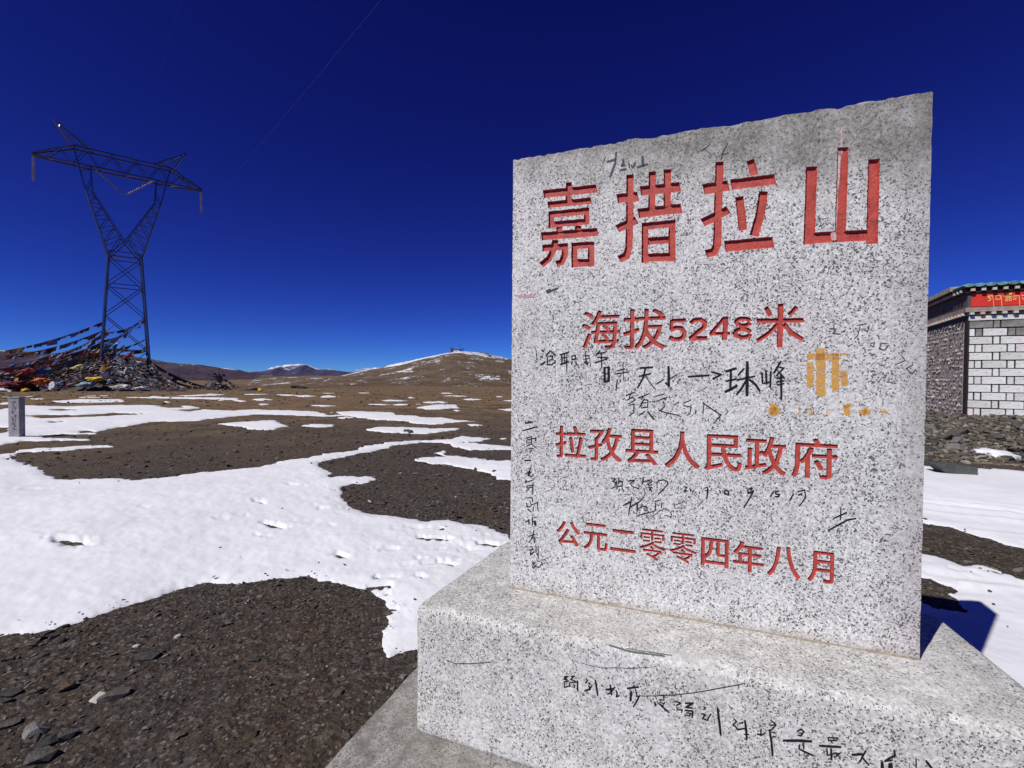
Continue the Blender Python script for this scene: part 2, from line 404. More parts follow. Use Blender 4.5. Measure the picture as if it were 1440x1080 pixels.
for j in range(1, NZ + 1):
    f = 1 - j / NZ
    for lst, u, y, s in ((left_f, u_l, 0, -1), (right_f, u_r, 0, 1), (left_b, u_l, TS, -1), (right_b, u_r, TS, 1)):
        z = lst[0].co.z * f - .004 * (j == NZ); lst.append(bm.verts.new((u + (side_w(z, s) if 0 < j < NZ else 0), y, z)))
for a, b_ in zip(rows_top[:-1], rows_top[1:]):
    for i in range(NX): bm.faces.new((a[i], a[i + 1], b_[i + 1], b_[i]))
bm.faces.new(list(reversed(rows_top[0])) + left_f[1:] + list(reversed(right_f[1:])))
bm.faces.new(rows_top[-1] + right_b[1:] + list(reversed(left_b[1:])))
for j in range(NZ):
    if j == 0:
        bm.faces.new([left_f[1], left_f[0]] + [r[0] for r in rows_top[1:-1]] + [left_b[0], left_b[1]])
        bm.faces.new([right_b[1], right_b[0]] + [r[-1] for r in reversed(rows_top[1:-1])] + [right_f[0], right_f[1]])
    else:
        bm.faces.new((left_f[j + 1], left_f[j], left_b[j], left_b[j + 1])); bm.faces.new((right_b[j + 1], right_b[j], right_f[j], right_f[j + 1]))
bm.faces.new((left_f[-1], left_b[-1], right_b[-1], right_f[-1]))
bmesh.ops.recalc_face_normals(bm, faces=bm.faces[:])
me_s = bpy.data.meshes.new('stele'); bm.to_mesh(me_s); bm.free()
me_s.materials.append(M['granite']); me_s.materials.append(M['red'])
st_o = bpy.data.objects.new('stele', me_s); COL.objects.link(st_o)
me_c = mesh_pd('cutter', cut.v, cut.f)
bm = bmesh.new(); bm.from_mesh(me_c); bmesh.ops.recalc_face_normals(bm, faces=bm.faces[:]); bm.to_mesh(me_c); bm.free()
me_c.materials.append(M['granite']); me_c.materials.append(M['red'])
me_c.polygons.foreach_set('material_index', [1] * len(me_c.polygons))
cu_o = bpy.data.objects.new('cutter', me_c); COL.objects.link(cu_o)
md = st_o.modifiers.new('cut', 'BOOLEAN'); md.operation = 'DIFFERENCE'; md.object = cu_o; md.solver = 'EXACT'; md.use_self = True
dg = bpy.context.evaluated_depsgraph_get(); me_r = bpy.data.meshes.new_from_object(st_o.evaluated_get(dg))
bpy.data.objects.remove(cu_o); bpy.data.objects.remove(st_o)
print('boolean faces', len(me_r.polygons), 'red', sum(p.material_index == 1 for p in me_r.polygons))
groups = {i: [] for i in range(len(boxes))}; rest = []
for p in me_r.polygons:
    if p.material_index == 1:
        x, z = p.center.x, p.center.z
        best = min(range(len(boxes)), key=lambda i: max(boxes[i][1] - x, x - boxes[i][2], 0) ** 2 + max(boxes[i][3] - z, z - boxes[i][4], 0) ** 2 + 1e-6 * abs((boxes[i][1] + boxes[i][2]) / 2 - x))
        groups[best].append(p)
    else: rest.append(p)
def submesh(name, polys):
    mp, v, f = {}, [], []
    for p in polys:
        q = []
        for i in p.vertices:
            if i not in mp: mp[i] = len(v); v.append(tuple(me_r.vertices[i].co))
            q.append(mp[i])
        f.append(q)
    return mesh_pd(name, v, f)
stele = link('stele', submesh('stele', rest), M['granite'], mon, (0, 0, Z_TOP))
for i, (ch, *_b) in enumerate(boxes):
    if groups[i]: link('carved_character', submesh('carved_character', groups[i]), M['red'], stele)

def flat_ink(name, strokes, mat, parent, plane_v, z0, lift=-.0009, jit=.10, taper=.2, bvh=None, gain=1.55):
    """strokes: list of (pixel points, pixel width); a thin film lying on the stone"""
    mb = MB()
    for pts, wd in strokes:
        if len(pts) == 1: pts = [pts[0], (pts[0][0] + wd, pts[0][1] + .3)]
        P, L, R = ribbon(pts, wd * gain, jit, 2.2, taper)
        k = len(mb.v)
        for a, b_ in zip(L, R):
            for q in (a, b_):
                if bvh is None:
                    u, z = on_plane(q[0], q[1], plane_v); mb.v.append((u, plane_v - VF + lift, z - z0))
                else:
                    h, nn, _i, _d = bvh.ray_cast(Vector(CO), Vector(ray(q[0], q[1])))
                    if h is None: h, nn = Vector(at_depth(q[0], q[1], 1.9)), Vector((0, -1, 0))
                    h = h + nn * .0011 - O3v; mb.v.append((h.dot(Vector(U)), h.dot(Vector(V)), h.z))
        for i in range(len(P) - 1): mb.f.append([k + 2 * i, k + 2 * i + 2, k + 2 * i + 3, k + 2 * i + 1])
    me = mesh_pd(name, mb.v, mb.f); o = link(name, me, mat, parent); o['kind'] = 'stuff'; return o
O3v = Vector(V * VF)
# ------------------------------------------------------------------ handwriting on the stone (pixel strokes laid onto the stone planes)
def S(o, s, lst, wd):
    out = []
    for q in lst:
        ww = wd
        if isinstance(q[-1], (int, float)): ww = q[-1]; q = q[:-1]
        out.append((C(o, s, q), ww / s))
    return out
W1 = S((740, 480), 7.2, [
 [(75, 45), (100, 90), (103, 180), 4],
 [(155, 85), (180, 105), 12], [(145, 150), (168, 166), 12], [(150, 240), (195, 203), 12], [(195, 155), (245, 92)], [(245, 92), (300, 150)],
 [(225, 150), (265, 147), (262, 185), (232, 190)], [(217, 150), (212, 235), (262, 236), (277, 212), 8], [(296, 192), (285, 228)],
 [(338, 136), (432, 110), 10], [(358, 130), (362, 225), 9], [(388, 122), (384, 212), 7], [(342, 236), (428, 205), 11], [(412, 110), (410, 305), 7], [(360, 166), (408, 158), 6],
 [(460, 150), (495, 140), (500, 175), (465, 185), (460, 150)], [(466, 200), (458, 235)], [(498, 200), (518, 246), 9],
 [(568, 150), (635, 140), 6], [(602, 98), (606, 225), 7], [(575, 182), (642, 172), 5], [(585, 205), (625, 235), 12], [(640, 160), (652, 262), 5], [(600, 190), (632, 222), 8],
 [(748, 88), (700, 150)], [(716, 125), (802, 112), 8], [(716, 160), (836, 166), 9], [(690, 217), (822, 176), 9], [(760, 110), (765, 272), 8],
 [(758, 322), (782, 310), 5], [(791, 258), (796, 418), 16], [(833, 253), (838, 408), 16], [(790, 268), (836, 262), 10], [(795, 330), (836, 325), 6], [(795, 410), (840, 400), 14],
 [(920, 297), (1000, 275), 7], [(980, 215), (985, 400), 5], [(890, 332), (1042, 308), 7], [(938, 362), (962, 346), 6], [(922, 390), (908, 500), 8], [(955, 388), (950, 412), 10], [(1006, 380), (1010, 402), 5], [(1036, 368), (1030, 400), 6]], 9)
W2 = S((880, 500), 6, [
 [(115, 105), (230, 98), 11], [(108, 176), (215, 150), 9], [(165, 105), (150, 180), (100, 270), 10], [(160, 165), (205, 230), (252, 288), 6],
 [(360, 88), (364, 262), 14], [(332, 228), (364, 256), 10], [(255, 240), (325, 200), 6], [(368, 200), (436, 154), 6],
 [(525, 178), (620, 172), (705, 166), 11], [(718, 135), (805, 160), (730, 198), 11],
 [(838, 136), (936, 105), 13], [(888, 118), (880, 290), 13], [(840, 216), (940, 196), 10], [(833, 308), (890, 282), (942, 250), 15],
 [(1000, 105), (945, 168), 9], [(938, 206), (1092, 174), 10], [(1025, 48), (1022, 342), 18], [(1018, 205), (975, 280), (932, 332), 12], [(1040, 200), (1095, 245), (1132, 302), 14],
 [(1148, 140), (1153, 232), 11], [(1182, 120), (1186, 232), 12], [(1224, 130), (1218, 272), 11], [(1150, 236), (1218, 226), 8],
 [(1310, 45), (1245, 152), 11], [(1282, 95), (1332, 105), (1268, 172), 9], [(1265, 112), (1342, 190), 7], [(1270, 192), (1332, 184), 9], [(1268, 222), (1338, 212), 9], [(1275, 248), (1336, 236), 9], [(1310, 150), (1312, 372), 12]], 9)
W3 = S((880, 500), 6, [
 [(0, 338), (78, 306)], [(40, 325), (28, 358)], [(5, 380), (55, 350), (80, 372), (20, 410)], [(28, 420), (70, 408), (66, 480), (22, 512)],
 [(108, 357), (196, 320)], [(150, 340), (128, 372)], [(115, 440), (150, 372), (186, 375), (182, 440)], [(125, 402), (176, 395)], [(128, 442), (186, 434)], [(183, 468), (238, 542), 9], [(108, 506), (162, 470)],
 [(232, 350), (330, 322), 4], [(240, 392), (352, 350), 5], [(318, 385), (326, 430), (282, 470)], [(278, 460), (340, 482), (452, 505), 6],
 [(400, 420), (450, 388), 4], [(485, 402), (550, 374), 5], [(480, 420), (552, 434), (540, 490), (510, 505), 5], [(660, 395), (650, 490), 5], [(650, 400), (740, 460), (802, 500), (742, 572), 6], [(840, 440), (862, 470), (838, 502), 4], [(592, 460), (588, 490), 7]], 6)
W4 = S((730, 580), 9, [
 [(75, 136), (165, 120), 11], [(45, 230), (140, 205), (232, 176), 11],
 [(80, 326), (165, 304)], [(100, 345), (90, 388)], [(100, 346), (214, 320), (205, 366)], [(156, 308), (156, 398)], [(108, 388), (142, 376), 6], [(95, 426), (155, 396), (212, 442)], [(125, 462), (186, 454)], [(130, 494), (166, 480), 10],
 [(65, 607), (155, 604), 11], [(152, 685), (110, 802)], [(75, 782), (146, 746)], [(146, 750), (124, 800), (160, 808), (187, 778)],
 [(92, 850), (75, 898), 11], [(80, 886), (186, 850)], [(90, 932), (196, 914)], [(90, 958), (182, 940)], [(86, 996), (130, 962)], [(176, 882), (172, 1040)], [(102, 930), (100, 962)]], 8)
W4 += S((730, 690), 9, [
 [(98, 92), (165, 86), (172, 146)], [(95, 150), (102, 212), 10], [(140, 130), (152, 182), (232, 150), (240, 262)], [(105, 205), (152, 196)], [(108, 232), (155, 272), 10], [(182, 200), (175, 262)],
 [(82, 392), (132, 370), 11], [(122, 358), (126, 432), 9], [(168, 330), (172, 442), 9], [(190, 342), (232, 330)], [(170, 390), (214, 380)], [(200, 392), (208, 438), 20],
 [(115, 578), (208, 550)], [(186, 500), (176, 580), (124, 652)], [(150, 590), (202, 602), (190, 662)],
 [(120, 752), (182, 740), 10], [(152, 755), (140, 802)], [(138, 815), (192, 770), 11], [(216, 708), (214, 782)], [(242, 698), (240, 862)],
 [(165, 912), (202, 902), (180, 935), (202, 962), (172, 976), (165, 945)], [(216, 920), (210, 960), (250, 972), (296, 920), (270, 902)]], 8)
W5 = S((850, 660), 9.6, [
 [(88, 120), (152, 130), (105, 165), (152, 172), (140, 232), (90, 262)], [(165, 148), (170, 272)], [(196, 108), (190, 202)], [(180, 172), (240, 165), (236, 262)], [(170, 232), (240, 220)], [(240, 250), (262, 300)], [(210, 260), (190, 300)],
 [(318, 157), (412, 140), (350, 190)], [(345, 190), (382, 232), (462, 262)], [(472, 208), (460, 262)],
 [(525, 98), (514, 202), 12], [(520, 172), (630, 138), (642, 160), (580, 212)], [(588, 216), (642, 210)], [(600, 232), (642, 302), 14], [(630, 235), (604, 290), 10],
 [(710, 252), (708, 190), (730, 152), (800, 140), (852, 165), (852, 202), (800, 262), (724, 336), 10],
 [(1065, 235), (1112, 240), (1072, 296), 10], [(1065, 302), (1122, 290)], [(1150, 250), (1162, 302)], [(1170, 280), (1190, 312), (1214, 268)], [(1030, 266), (1034, 278)], [(1280, 300), (1282, 332)],
 [(1350, 250), (1390, 243), (1386, 290), (1354, 280)], [(1400, 260), (1390, 330), (1380, 402), 13],
 [(366, 370), (350, 470), (325, 622), 10], [(250, 492), (356, 430), 12], [(330, 522), (480, 430), (532, 368), 10], [(447, 440), (438, 578), 10], [(440, 542), (500, 502), (568, 500), (576, 550), (540, 562)], [(450, 622), (570, 590), (682, 560)],
 [(680, 432), (742, 414)], [(692, 450), (684, 562)], [(772, 450), (768, 522)], [(640, 642), (740, 562), (800, 532), (868, 550), (906, 602), (900, 642), (820, 620), 6], [(735, 662), (782, 650), 6],
 [(938, 450), (950, 522), 6], [(945, 482), (1062, 445), 5], [(960, 522), (1100, 520), 5], [(1200, 522), (1242, 530), 5], [(1258, 492), (1332, 430), 6]], 9)
W5 += S((940, 660), 5.143, [
 [(370, 150), (376, 172)], [(405, 152), (430, 155), (436, 182), (405, 176), (405, 155)], [(520, 154), (526, 172)], [(572, 145), (600, 135), (606, 165), (575, 172), (572, 145)], [(618, 150), (590, 202), (545, 277)],
 [(765, 155), (735, 197)], [(800, 156), (775, 160), (775, 176), (802, 182), (796, 196), (768, 196)], [(906, 173), (875, 227), 7], [(930, 162), (985, 148), (992, 202), (945, 266), 6], [(935, 187), (962, 175), (966, 192)],
 [(1190, 356), (1292, 310)], [(1246, 273), (1244, 368), 6], [(1155, 441), (1230, 400), (1290, 366), (1357, 354), 8]], 7)
W6 = S((840, 200), 6, [
 [(160, 82), (150, 180), (105, 296), 11], [(80, 166), (160, 145), 12], [(45, 182), (70, 120), 4], [(215, 142), (220, 172), (200, 204), 12], [(190, 238), (248, 226), 13], [(205, 202), (240, 190), 8], [(266, 170), (270, 216), 8],
 [(285, 190), (300, 215), (322, 165), 9], [(380, 112), (386, 202), 15], [(335, 212), (428, 184), 12], [(1100, 10), (1060, 80), (1040, 152), 6], [(1040, 106), (1112, 90), 5], [(868, 77), (942, 28), 6], [(900, 50), (962, 112), 4]], 6)
W6 += S((1060, 440), 5.76, [
 [(610, 125), (662, 130), (640, 167), (702, 172), 6], [(705, 160), (742, 142), 5], [(782, 150), (790, 158), 6], [(832, 102), (902, 88), 4], [(862, 98), (842, 180), (812, 212), 5], [(880, 130), (920, 152), (932, 120), 4],
 [(945, 247), (976, 240), (970, 272), (945, 266), (945, 247), 5], [(1086, 250), (1030, 245), (1014, 290), (1055, 302), (1098, 258), 5], [(1190, 335), (1226, 385), (1150, 416), 4], [(1290, 420), (1233, 450), (1280, 497), (1312, 455), 5], [(848, 230), (854, 236), 9],
 [(940, 350), (975, 330), (985, 360), 4]], 5)
W6 += [([(768, 411), (775, 408)], 3.5), ([(775, 409), (785, 405)], 2), ([(738, 595), (750, 593)], 1.6)]
flat_ink('ink_writing', W1, M['ink'], stele, VF, Z_TOP); flat_ink('ink_writing', W2, M['ink'], stele, VF, Z_TOP)
flat_ink('ink_writing', W3, M['ink'], stele, VF, Z_TOP); flat_ink('ink_writing', W4, M['ink'], stele, VF, Z_TOP)
flat_ink('ink_writing', W5, M['ink'], stele, VF, Z_TOP)
flat_ink('ink_writing', W6, M['ink_thin'], stele, VF, Z_TOP)['label'] = 'faded grey marker scribbles'
flat_ink('ink_writing', [([(729, 418), (734, 415), (738, 420)], 2.2), ([(738, 417), (750, 416)], 2.4)], M['pink'], stele, VF, Z_TOP)['label'] = 'faint pink marker scribble'
LG = (1060, 440)
YEL = S(LG, 5.76, [[(455, 400), (457, 600), 62], [(541, 288), (541, 676), 78], [(430, 352), (692, 352), 52], [(661, 330), (659, 636), 62], [(690, 334), (766, 332), 14], [(722, 470), (734, 512), (736, 592), 56],
                   [(160, 735), (160, 830), 62], [(120, 800), (212, 790), 60], [(745, 740), (762, 830), 50], [(722, 758), (795, 745), 30], [(850, 805), (946, 798), 42], [(900, 765), (905, 830), 30]], 10)
flat_ink('painted_emblem', YEL[:7], M['yellow'], stele, VF, Z_TOP, -.0006, .9, .12, gain=1)['label'] = 'worn orange yellow painted emblem'
YEL += S(LG, 5.76, [[(360, 770), (372, 800), (358, 822), 12], [(425, 770), (470, 790), (452, 832), 12], [(1020, 790), (1060, 800), (1100, 822), 20], [(560, 830), (640, 828), 8], [(590, 790), (590, 826), 8]], 10)
for a, b_ in ((7, 9), (9, 11), (11, 13), (13, 14), (14, 15), (15, 16), (16, 18)): flat_ink('painted_mark', YEL[a:b_], M['yellow'], stele, VF, Z_TOP, -.0006, .9, .12, gain=1)
flat_ink('paint_drip', S((1100, 190), 5.4, [[(456, -60), (448, -20), (455, 20), (448, 60), (452, 92), 9], [(385, 740), (395, 800), 26]], 9), M['pale_drip'], stele, VF, Z_TOP, -.0008, .3, .2)
dr = flat_ink('paint_drip', S((1100, 190), 5.4, [[(446, 96), (436, 200), (430, 320), (418, 440), (412, 600), (404, 740), 15], [(446, 96), (440, 140), 26]], 9), M['pale_drip'], stele, VF, Z_TOP, 0, .2, .2)
dr.location.y = .0078

# base block, slightly tapered towards the back, with worn round arrises
mon_m = Matrix.Translation(Vector(V * VF)) @ Matrix.Rotation(-TH, 4, 'Z')
def quad_block(name, fl, fr, br, bl, z0, z1, mat, bev, jit=.002, cuts=0):
    bm = bmesh.new(); k = VF / ZT
    q = [bm.verts.new((p[0] * ZT, (p[1] - k) * ZT, z)) for z in (z0, z1) for p in (fl, fr, br, bl)]
    for f in ((3, 2, 1, 0), (4, 5, 6, 7), (0, 1, 5, 4), (1, 2, 6, 5), (2, 3, 7, 6), (3, 0, 4, 7)): bm.faces.new([q[i] for i in f])
    bmesh.ops.bevel(bm, geom=bm.edges[:], offset=bev, segments=4, affect='EDGES', profile=.5)
    for lim in (.9, .45, .22, .11, .055):
        es = [e for e in bm.edges if e.calc_length() > lim]
        if es: bmesh.ops.subdivide_edges(bm, edges=es, cuts=1, use_grid_fill=True)
    for v in bm.verts:
        nn = mnoise.noise_vector(v.co * 7) * jit + mnoise.noise_vector(v.co * 35) * jit * .5; v.co += nn
    me = bpy.data.meshes.new(name); bm.to_mesh(me); bm.free()
    me.polygons.foreach_set('use_smooth', [True] * len(me.polygons))
    return link(name, me, mat, mon)
block = quad_block('base_block', (-1.098, 1.755), (1.085, 1.735), (1.02, 2.50), (-1.02, 2.66), Z_PL - .01, Z_TOP, M['granite_block'], .032, .0018)
bvh_b = BVHTree.FromPolygons([mon_m @ v.co for v in block.data.vertices], [tuple(p.vertices) for p in block.data.polygons])
plinth = quad_block('plinth', (-1.337, 1.30), (1.337, 1.30), (1.30, 2.82), (-1.337, 2.95), -.10, Z_PL, M['granite_plinth'], .012, .004)
# gritty mortar bead round the foot of the stele
bm = bmesh.new(); ring = []
segs = [((u_l, 0), (u_r, 0), (0, -1)), ((u_r, 0), (u_r, TS), (1, 0)), ((u_r, TS), (u_l, TS), (0, 1)), ((u_l, TS), (u_l, 0), (-1, 0))]
for (a, b_, nn) in segs:
    k = max(2, int(math.hypot(b_[0] - a[0], b_[1] - a[1]) / .012)); prev = None
    for i in range(k + 1):
        x = a[0] + (b_[0] - a[0]) * i / k; y = a[1] + (b_[1] - a[1]) * i / k
        wdt = .005 + .004 * mnoise.noise(Vector((x * 25, y * 25, 2))); h = .004 + .004 * abs(mnoise.noise(Vector((x * 30, y * 30, 5))))
        v = [bm.verts.new((x - nn[0] * .002, y - nn[1] * .002, h)), bm.verts.new((x + nn[0] * wdt * .6, y + nn[1] * wdt * .6, h * .7)), bm.verts.new((x + nn[0] * wdt * 1.6, y + nn[1] * wdt * 1.6, -.004))]
        if prev:
            for j in range(2): bm.faces.new((prev[j], prev[j + 1], v[j + 1], v[j]))
        prev = v
bmesh.ops.recalc_face_normals(bm, faces=bm.faces[:])
me = bpy.data.meshes.new('mortar_joint'); bm.to_mesh(me); bm.free(); link('mortar_joint', me, M['mortar'], mon, (0, 0, Z_TOP))

VB = 1.742 * ZT
B1 = S((780, 930), 7.2, [
 [(95, 155), (130, 150), (97, 176), (130, 186), 12], [(88, 208), (146, 195), 8], [(95, 210), (100, 260), (150, 250), (150, 210), 8], [(162, 150), (206, 150), 9], [(160, 186), (200, 143), 9], [(155, 211), (242, 210), 8], [(165, 180), (216, 202), 9], [(230, 190), (234, 302), 10], [(185, 230), (206, 240), (200, 266), (180, 250), 6],
 [(315, 173), (332, 190), (310, 222), 9], [(340, 214), (366, 230), 10], [(300, 297), (356, 280), (345, 240), 11], [(376, 240), (350, 292), 9], [(410, 184), (425, 270), (436, 348), 12],
 [(515, 286), (602, 273), 13], [(560, 233), (576, 342), 12], [(530, 332), (562, 318), (612, 255), 10], [(620, 290), (632, 320), (624, 356), (657, 345), 10],
 [(730, 271), (852, 258), 13], [(806, 235), (790, 272), 9], [(775, 300), (766, 402), 15], [(816, 275), (832, 342), 8], [(820, 350), (856, 350), (830, 402), (795, 462), 11],
 [(1010, 408), (1022, 452), 14], [(1018, 350), (1032, 382), 6], [(1050, 345), (1100, 340), (1106, 390), (1065, 386), 7], [(1060, 410), (1116, 430), 6], [(1050, 420), (1157, 517), 12], [(1115, 410), (1080, 462), 6]], 9)
B1 += S((900, 960), 7.2, [
 [(355, 184), (412, 205), (365, 230), 10], [(370, 242), (380, 270), (426, 275), (420, 306), 9], [(453, 206), (538, 205), (463, 246), (532, 255), 12], [(453, 276), (532, 285), (528, 352), 11], [(470, 300), (512, 310), (500, 336), (470, 325), 8],
 [(640, 240), (662, 250), (640, 276), 8], [(615, 310), (656, 320), (635, 360), (692, 382), 10], [(720, 310), (680, 377), 9], [(783, 248), (800, 380), (817, 532), 15],
 [(945, 360), (976, 390), (935, 430), 9], [(940, 430), (966, 440), (986, 472), (1062, 460), 11], [(1000, 412), (1046, 395), 9], [(1060, 380), (1074, 470), (1080, 572), 15], [(1048, 520), (1107, 520), 8],
 [(1183, 515), (1232, 530), 12], [(1226, 463), (1220, 520), 9], [(1230, 530), (1272, 500), 9], [(1318, 373), (1376, 420), (1310, 430), 9], [(1376, 430), (1320, 482), 9], [(1310, 470), (1330, 600), (1342, 742), 15], [(1330, 500), (1382, 510), 8], [(1340, 540), (1376, 546), 8]], 9)
B1 += S((1080, 980), 6, [
 [(240, 290), (280, 270), (302, 290), (276, 326), (250, 320), 9], [(255, 300), (286, 305), 6], [(123, 367), (250, 366), (372, 373), 15], [(266, 398), (260, 440), 9], [(300, 390), (300, 442), 8], [(260, 436), (320, 466), (382, 492), 11],
 [(503, 340), (587, 345), (576, 366), (510, 366), (503, 340), 8], [(530, 366), (542, 392), 7], [(428, 409), (617, 421), 13], [(495, 430), (500, 492), 9], [(530, 430), (535, 532), 11], [(498, 492), (562, 475), 8], [(550, 470), (606, 475), (555, 512), 8], [(570, 480), (612, 512), 7],
 [(703, 485), (802, 482), 13], [(826, 448), (768, 552), 11], [(795, 510), (852, 577), 10], [(1060, 448), (1072, 490), (985, 536), 12], [(978, 542), (1052, 530), 9], [(960, 545), (965, 620), 18], [(1032, 555), (1032, 620), 26],
 [(1248, 518), (1248, 620), 8], [(1328, 533), (1388, 610), 14]], 9)
flat_ink('ink_writing', B1, M['ink'], block, VB, 0, bvh=bvh_b)
B2 = S((780, 930), 7.2, [[(270, 15), (380, 45), (480, 65), (620, 62), (770, 70), (900, 62), (1030, 50), 5], [(870, 350), (1050, 346), (1200, 340), (1440, 312), 7]], 5)
B2 += S((900, 960), 7.2, [[(560, 96), (640, 85), (800, 55), (1040, 10), 9], [(250, 128), (400, 118), (560, 96), 7], [(990, 15), (1000, 50), 9]], 5)
B2 += [([(628, 928), (640, 933), (660, 933), (690, 931)], 1.0)]
flat_ink('ink_writing', B2, M['ink'], block, VB, 0, bvh=bvh_b, gain=1)['label'] = 'long thin pen lines'
flat_ink('scratch_mark', [([(856, 907), (885, 916), (935, 923)], 2.4), ([(880, 912), (945, 922)], 1.2)], M['scratch'], block, VB, 0, bvh=bvh_b, gain=1.1)
# paint the characters' ragged rim: nothing else on the stone
# ------------------------------------------------------------------ ground and snow
m, nt, b = new_mat('stony_earth'); n = N(nt)
geo = nt.nodes.new('ShaderNodeNewGeometry'); n.co = geo.outputs['Position']
x, y, z = n.sep()
r2 = n.math('SQRT', n.math('ADD', n.math('MULTIPLY', x, x), n.math('MULTIPLY', y, y)))
near = n.mix(n.ramp(n.noise(26, 6, .7), [(.38, 0), (.62, 1)]), (.040, .032, .026), (.092, .075, .062))
near = n.mix(n.ramp(n.noise(1.3, 4, .6), [(.42, 0), (.66, 1)]), near, n.mix(1.0, near, (1.10, .94, .80), 'MULTIPLY'))
near = n.mix(n.ramp(n.noise(3.1, 5, .7), [(.55, 0), (.72, .5)]), near, (.055, .054, .052))
vc = nt.nodes.new('ShaderNodeSeparateColor'); nt.links.new(n.vor(75, out='Color'), vc.inputs[0])
near = n.mix(n.math('MULTIPLY', n.math('GREATER_THAN', vc.outputs[0], .93), .8), near, (.19, .17, .15))
vc2 = nt.nodes.new('ShaderNodeSeparateColor'); nt.links.new(n.vor(30, out='Color'), vc2.inputs[0])
near = n.mix(n.math('MULTIPLY', n.math('GREATER_THAN', vc2.outputs[1], .90), .6), near, (.13, .115, .10))
near = n.mix(n.math('MULTIPLY', n.math('LESS_THAN', vc2.outputs[2], .10), .6), near, (.025, .022, .022))
far = n.mix(n.ramp(n.noise(.8, 7, .75), [(.40, 0), (.60, 1)]), (.085, .060, .036), (.225, .160, .085))
far = n.mix(n.ramp(n.noise(.12, 5, .6), [(.45, 0), (.6, .6)]), far, (.20, .115, .065))
far = n.mix(n.ramp(n.noise(2.6, 6, .8), [(.58, 0), (.66, .8)]), far, (.04, .033, .03))
f = n.ramp(n.math('ADD', n.math('MULTIPLY', r2, .03), n.math('MULTIPLY', n.noise(.35, 4), .35)), [(.42, 0), (.85, 1)])
col = n.mix(f, near, far)
nt.links.new(col, b.inputs['Base Color']); b.inputs['Roughness'].default_value = .95; b.inputs['Specular IOR Level'].default_value = .15
p_ = n.bump(n.noise(55, 6, .75), .9, .012, b)
p_ = n.bump(n.vor(42, feature='F1'), .8, .012, b, p_)
n.bump(n.noise(5, 6, .7), .8, .06, b, p_)
M['earth'] = m
m, nt, b = new_mat('old_snow'); n = N(nt); geo = nt.nodes.new('ShaderNodeNewGeometry'); n.co = geo.outputs['Position']
col = n.mix(n.ramp(n.noise(.9, 5, .6), [(.35, 0), (.65, 1)]), (.69, .70, .72), (.77, .775, .79))
nearedge = n.attr('tint', 'Color'); sp = nt.nodes.new('ShaderNodeSeparateColor'); nt.links.new(nearedge, sp.inputs[0])
spk = n.ramp(n.math('ADD', n.noise(60, 6, .8), n.math('MULTIPLY', sp.outputs[0], .22)), [(.74, 0), (.78, 1)])
col = n.mix(spk, col, (.07, .055, .045))
nt.links.new(col, b.inputs['Base Color']); b.inputs['Roughness'].default_value = .8; b.inputs['Specular IOR Level'].default_value = .2
p_ = n.bump(n.noise(120, 4, .7), .25, .003, b); p_ = n.bump(n.noise(7, 6, .6), .35, .02, b, p_)
n.bump(n.noise(1.6, 4, .6), .4, .05, b, p_)
M['snow'] = m

def sstep(x, a, b_):
    t = np.clip((x - a) / (b_ - a), 0, 1); return t * t * (3 - 2 * t)
def ground_z(X, Y):
    R = np.hypot(X, Y)
    z = .035 * fbm(X * .45, Y * .45, 4, 3) * sstep(R, .5, 4) + .010 * fbm(X * 3.2, Y * 3.2, 4, 11) * sstep(R, .3, 1.2)
    z += .0065 * fbm(X * 14, Y * 14, 3, 23) * (1 - sstep(R, 8, 18))
    z += .10 * fbm(X * .11, Y * .11, 4, 31) * sstep(R, 10, 40)
    z -= .60 * sstep(R, 30, 75) + 9.0 * sstep(R, 85, 230) * sstep(-X, -40, 60) + 2.2 * sstep(R, 80, 200)
    flat = 1 - sstep(np.hypot(X - 1.3, Y - 1.9), 1.6, 2.6)      # levelled ground under the plinth
    return z * (1 - flat) - .012 * flat
def gz(x, y): return float(ground_z(np.array([float(x)]), np.array([float(y)]))[0])

th = np.concatenate([np.arange(-180, -56, 4.0), np.arange(-56, 56, .17), np.arange(56, 180.1, 4.0)]) * math.pi / 180
rr = [.25]
while rr[-1] < 260: rr.append(rr[-1] * (1.02 if rr[-1] < .9 else 1.008 if rr[-1] < 9 else 1.0145 if rr[-1] < 90 else 1.04))
while rr[-1] < 12000: rr.append(rr[-1] * 1.25)
rr = np.array(rr)
TT, RR = np.meshgrid(th, rr)                   # rows = radius
GX, GY = RR * np.sin(TT), RR * np.cos(TT)
GZ = ground_z(GX, GY)
nr, nth = GX.shape
idx = np.arange(nr * nth).reshape(nr, nth)
quads = np.stack([idx[:-1, :-1], idx[:-1, 1:], idx[1:, 1:], idx[1:, :-1]], -1).reshape(-1, 4)[:, ::-1]
gv = np.stack([GX, GY, GZ], -1).reshape(-1, 3)
hub = len(gv); gv = np.vstack([gv, [[0, 0, 0]]])
gme = mesh_np('ground', gv, quads)
g_o = link('ground', gme, M['earth']); tag(g_o, kind='structure')
tri = MB(); tri.v = [tuple(gv[i]) for i in range(0, nth, 8)] + [(0, 0, 0)]; k = len(tri.v) - 1
tri.f = [[k, i + 1, i] for i in range(k - 1)]

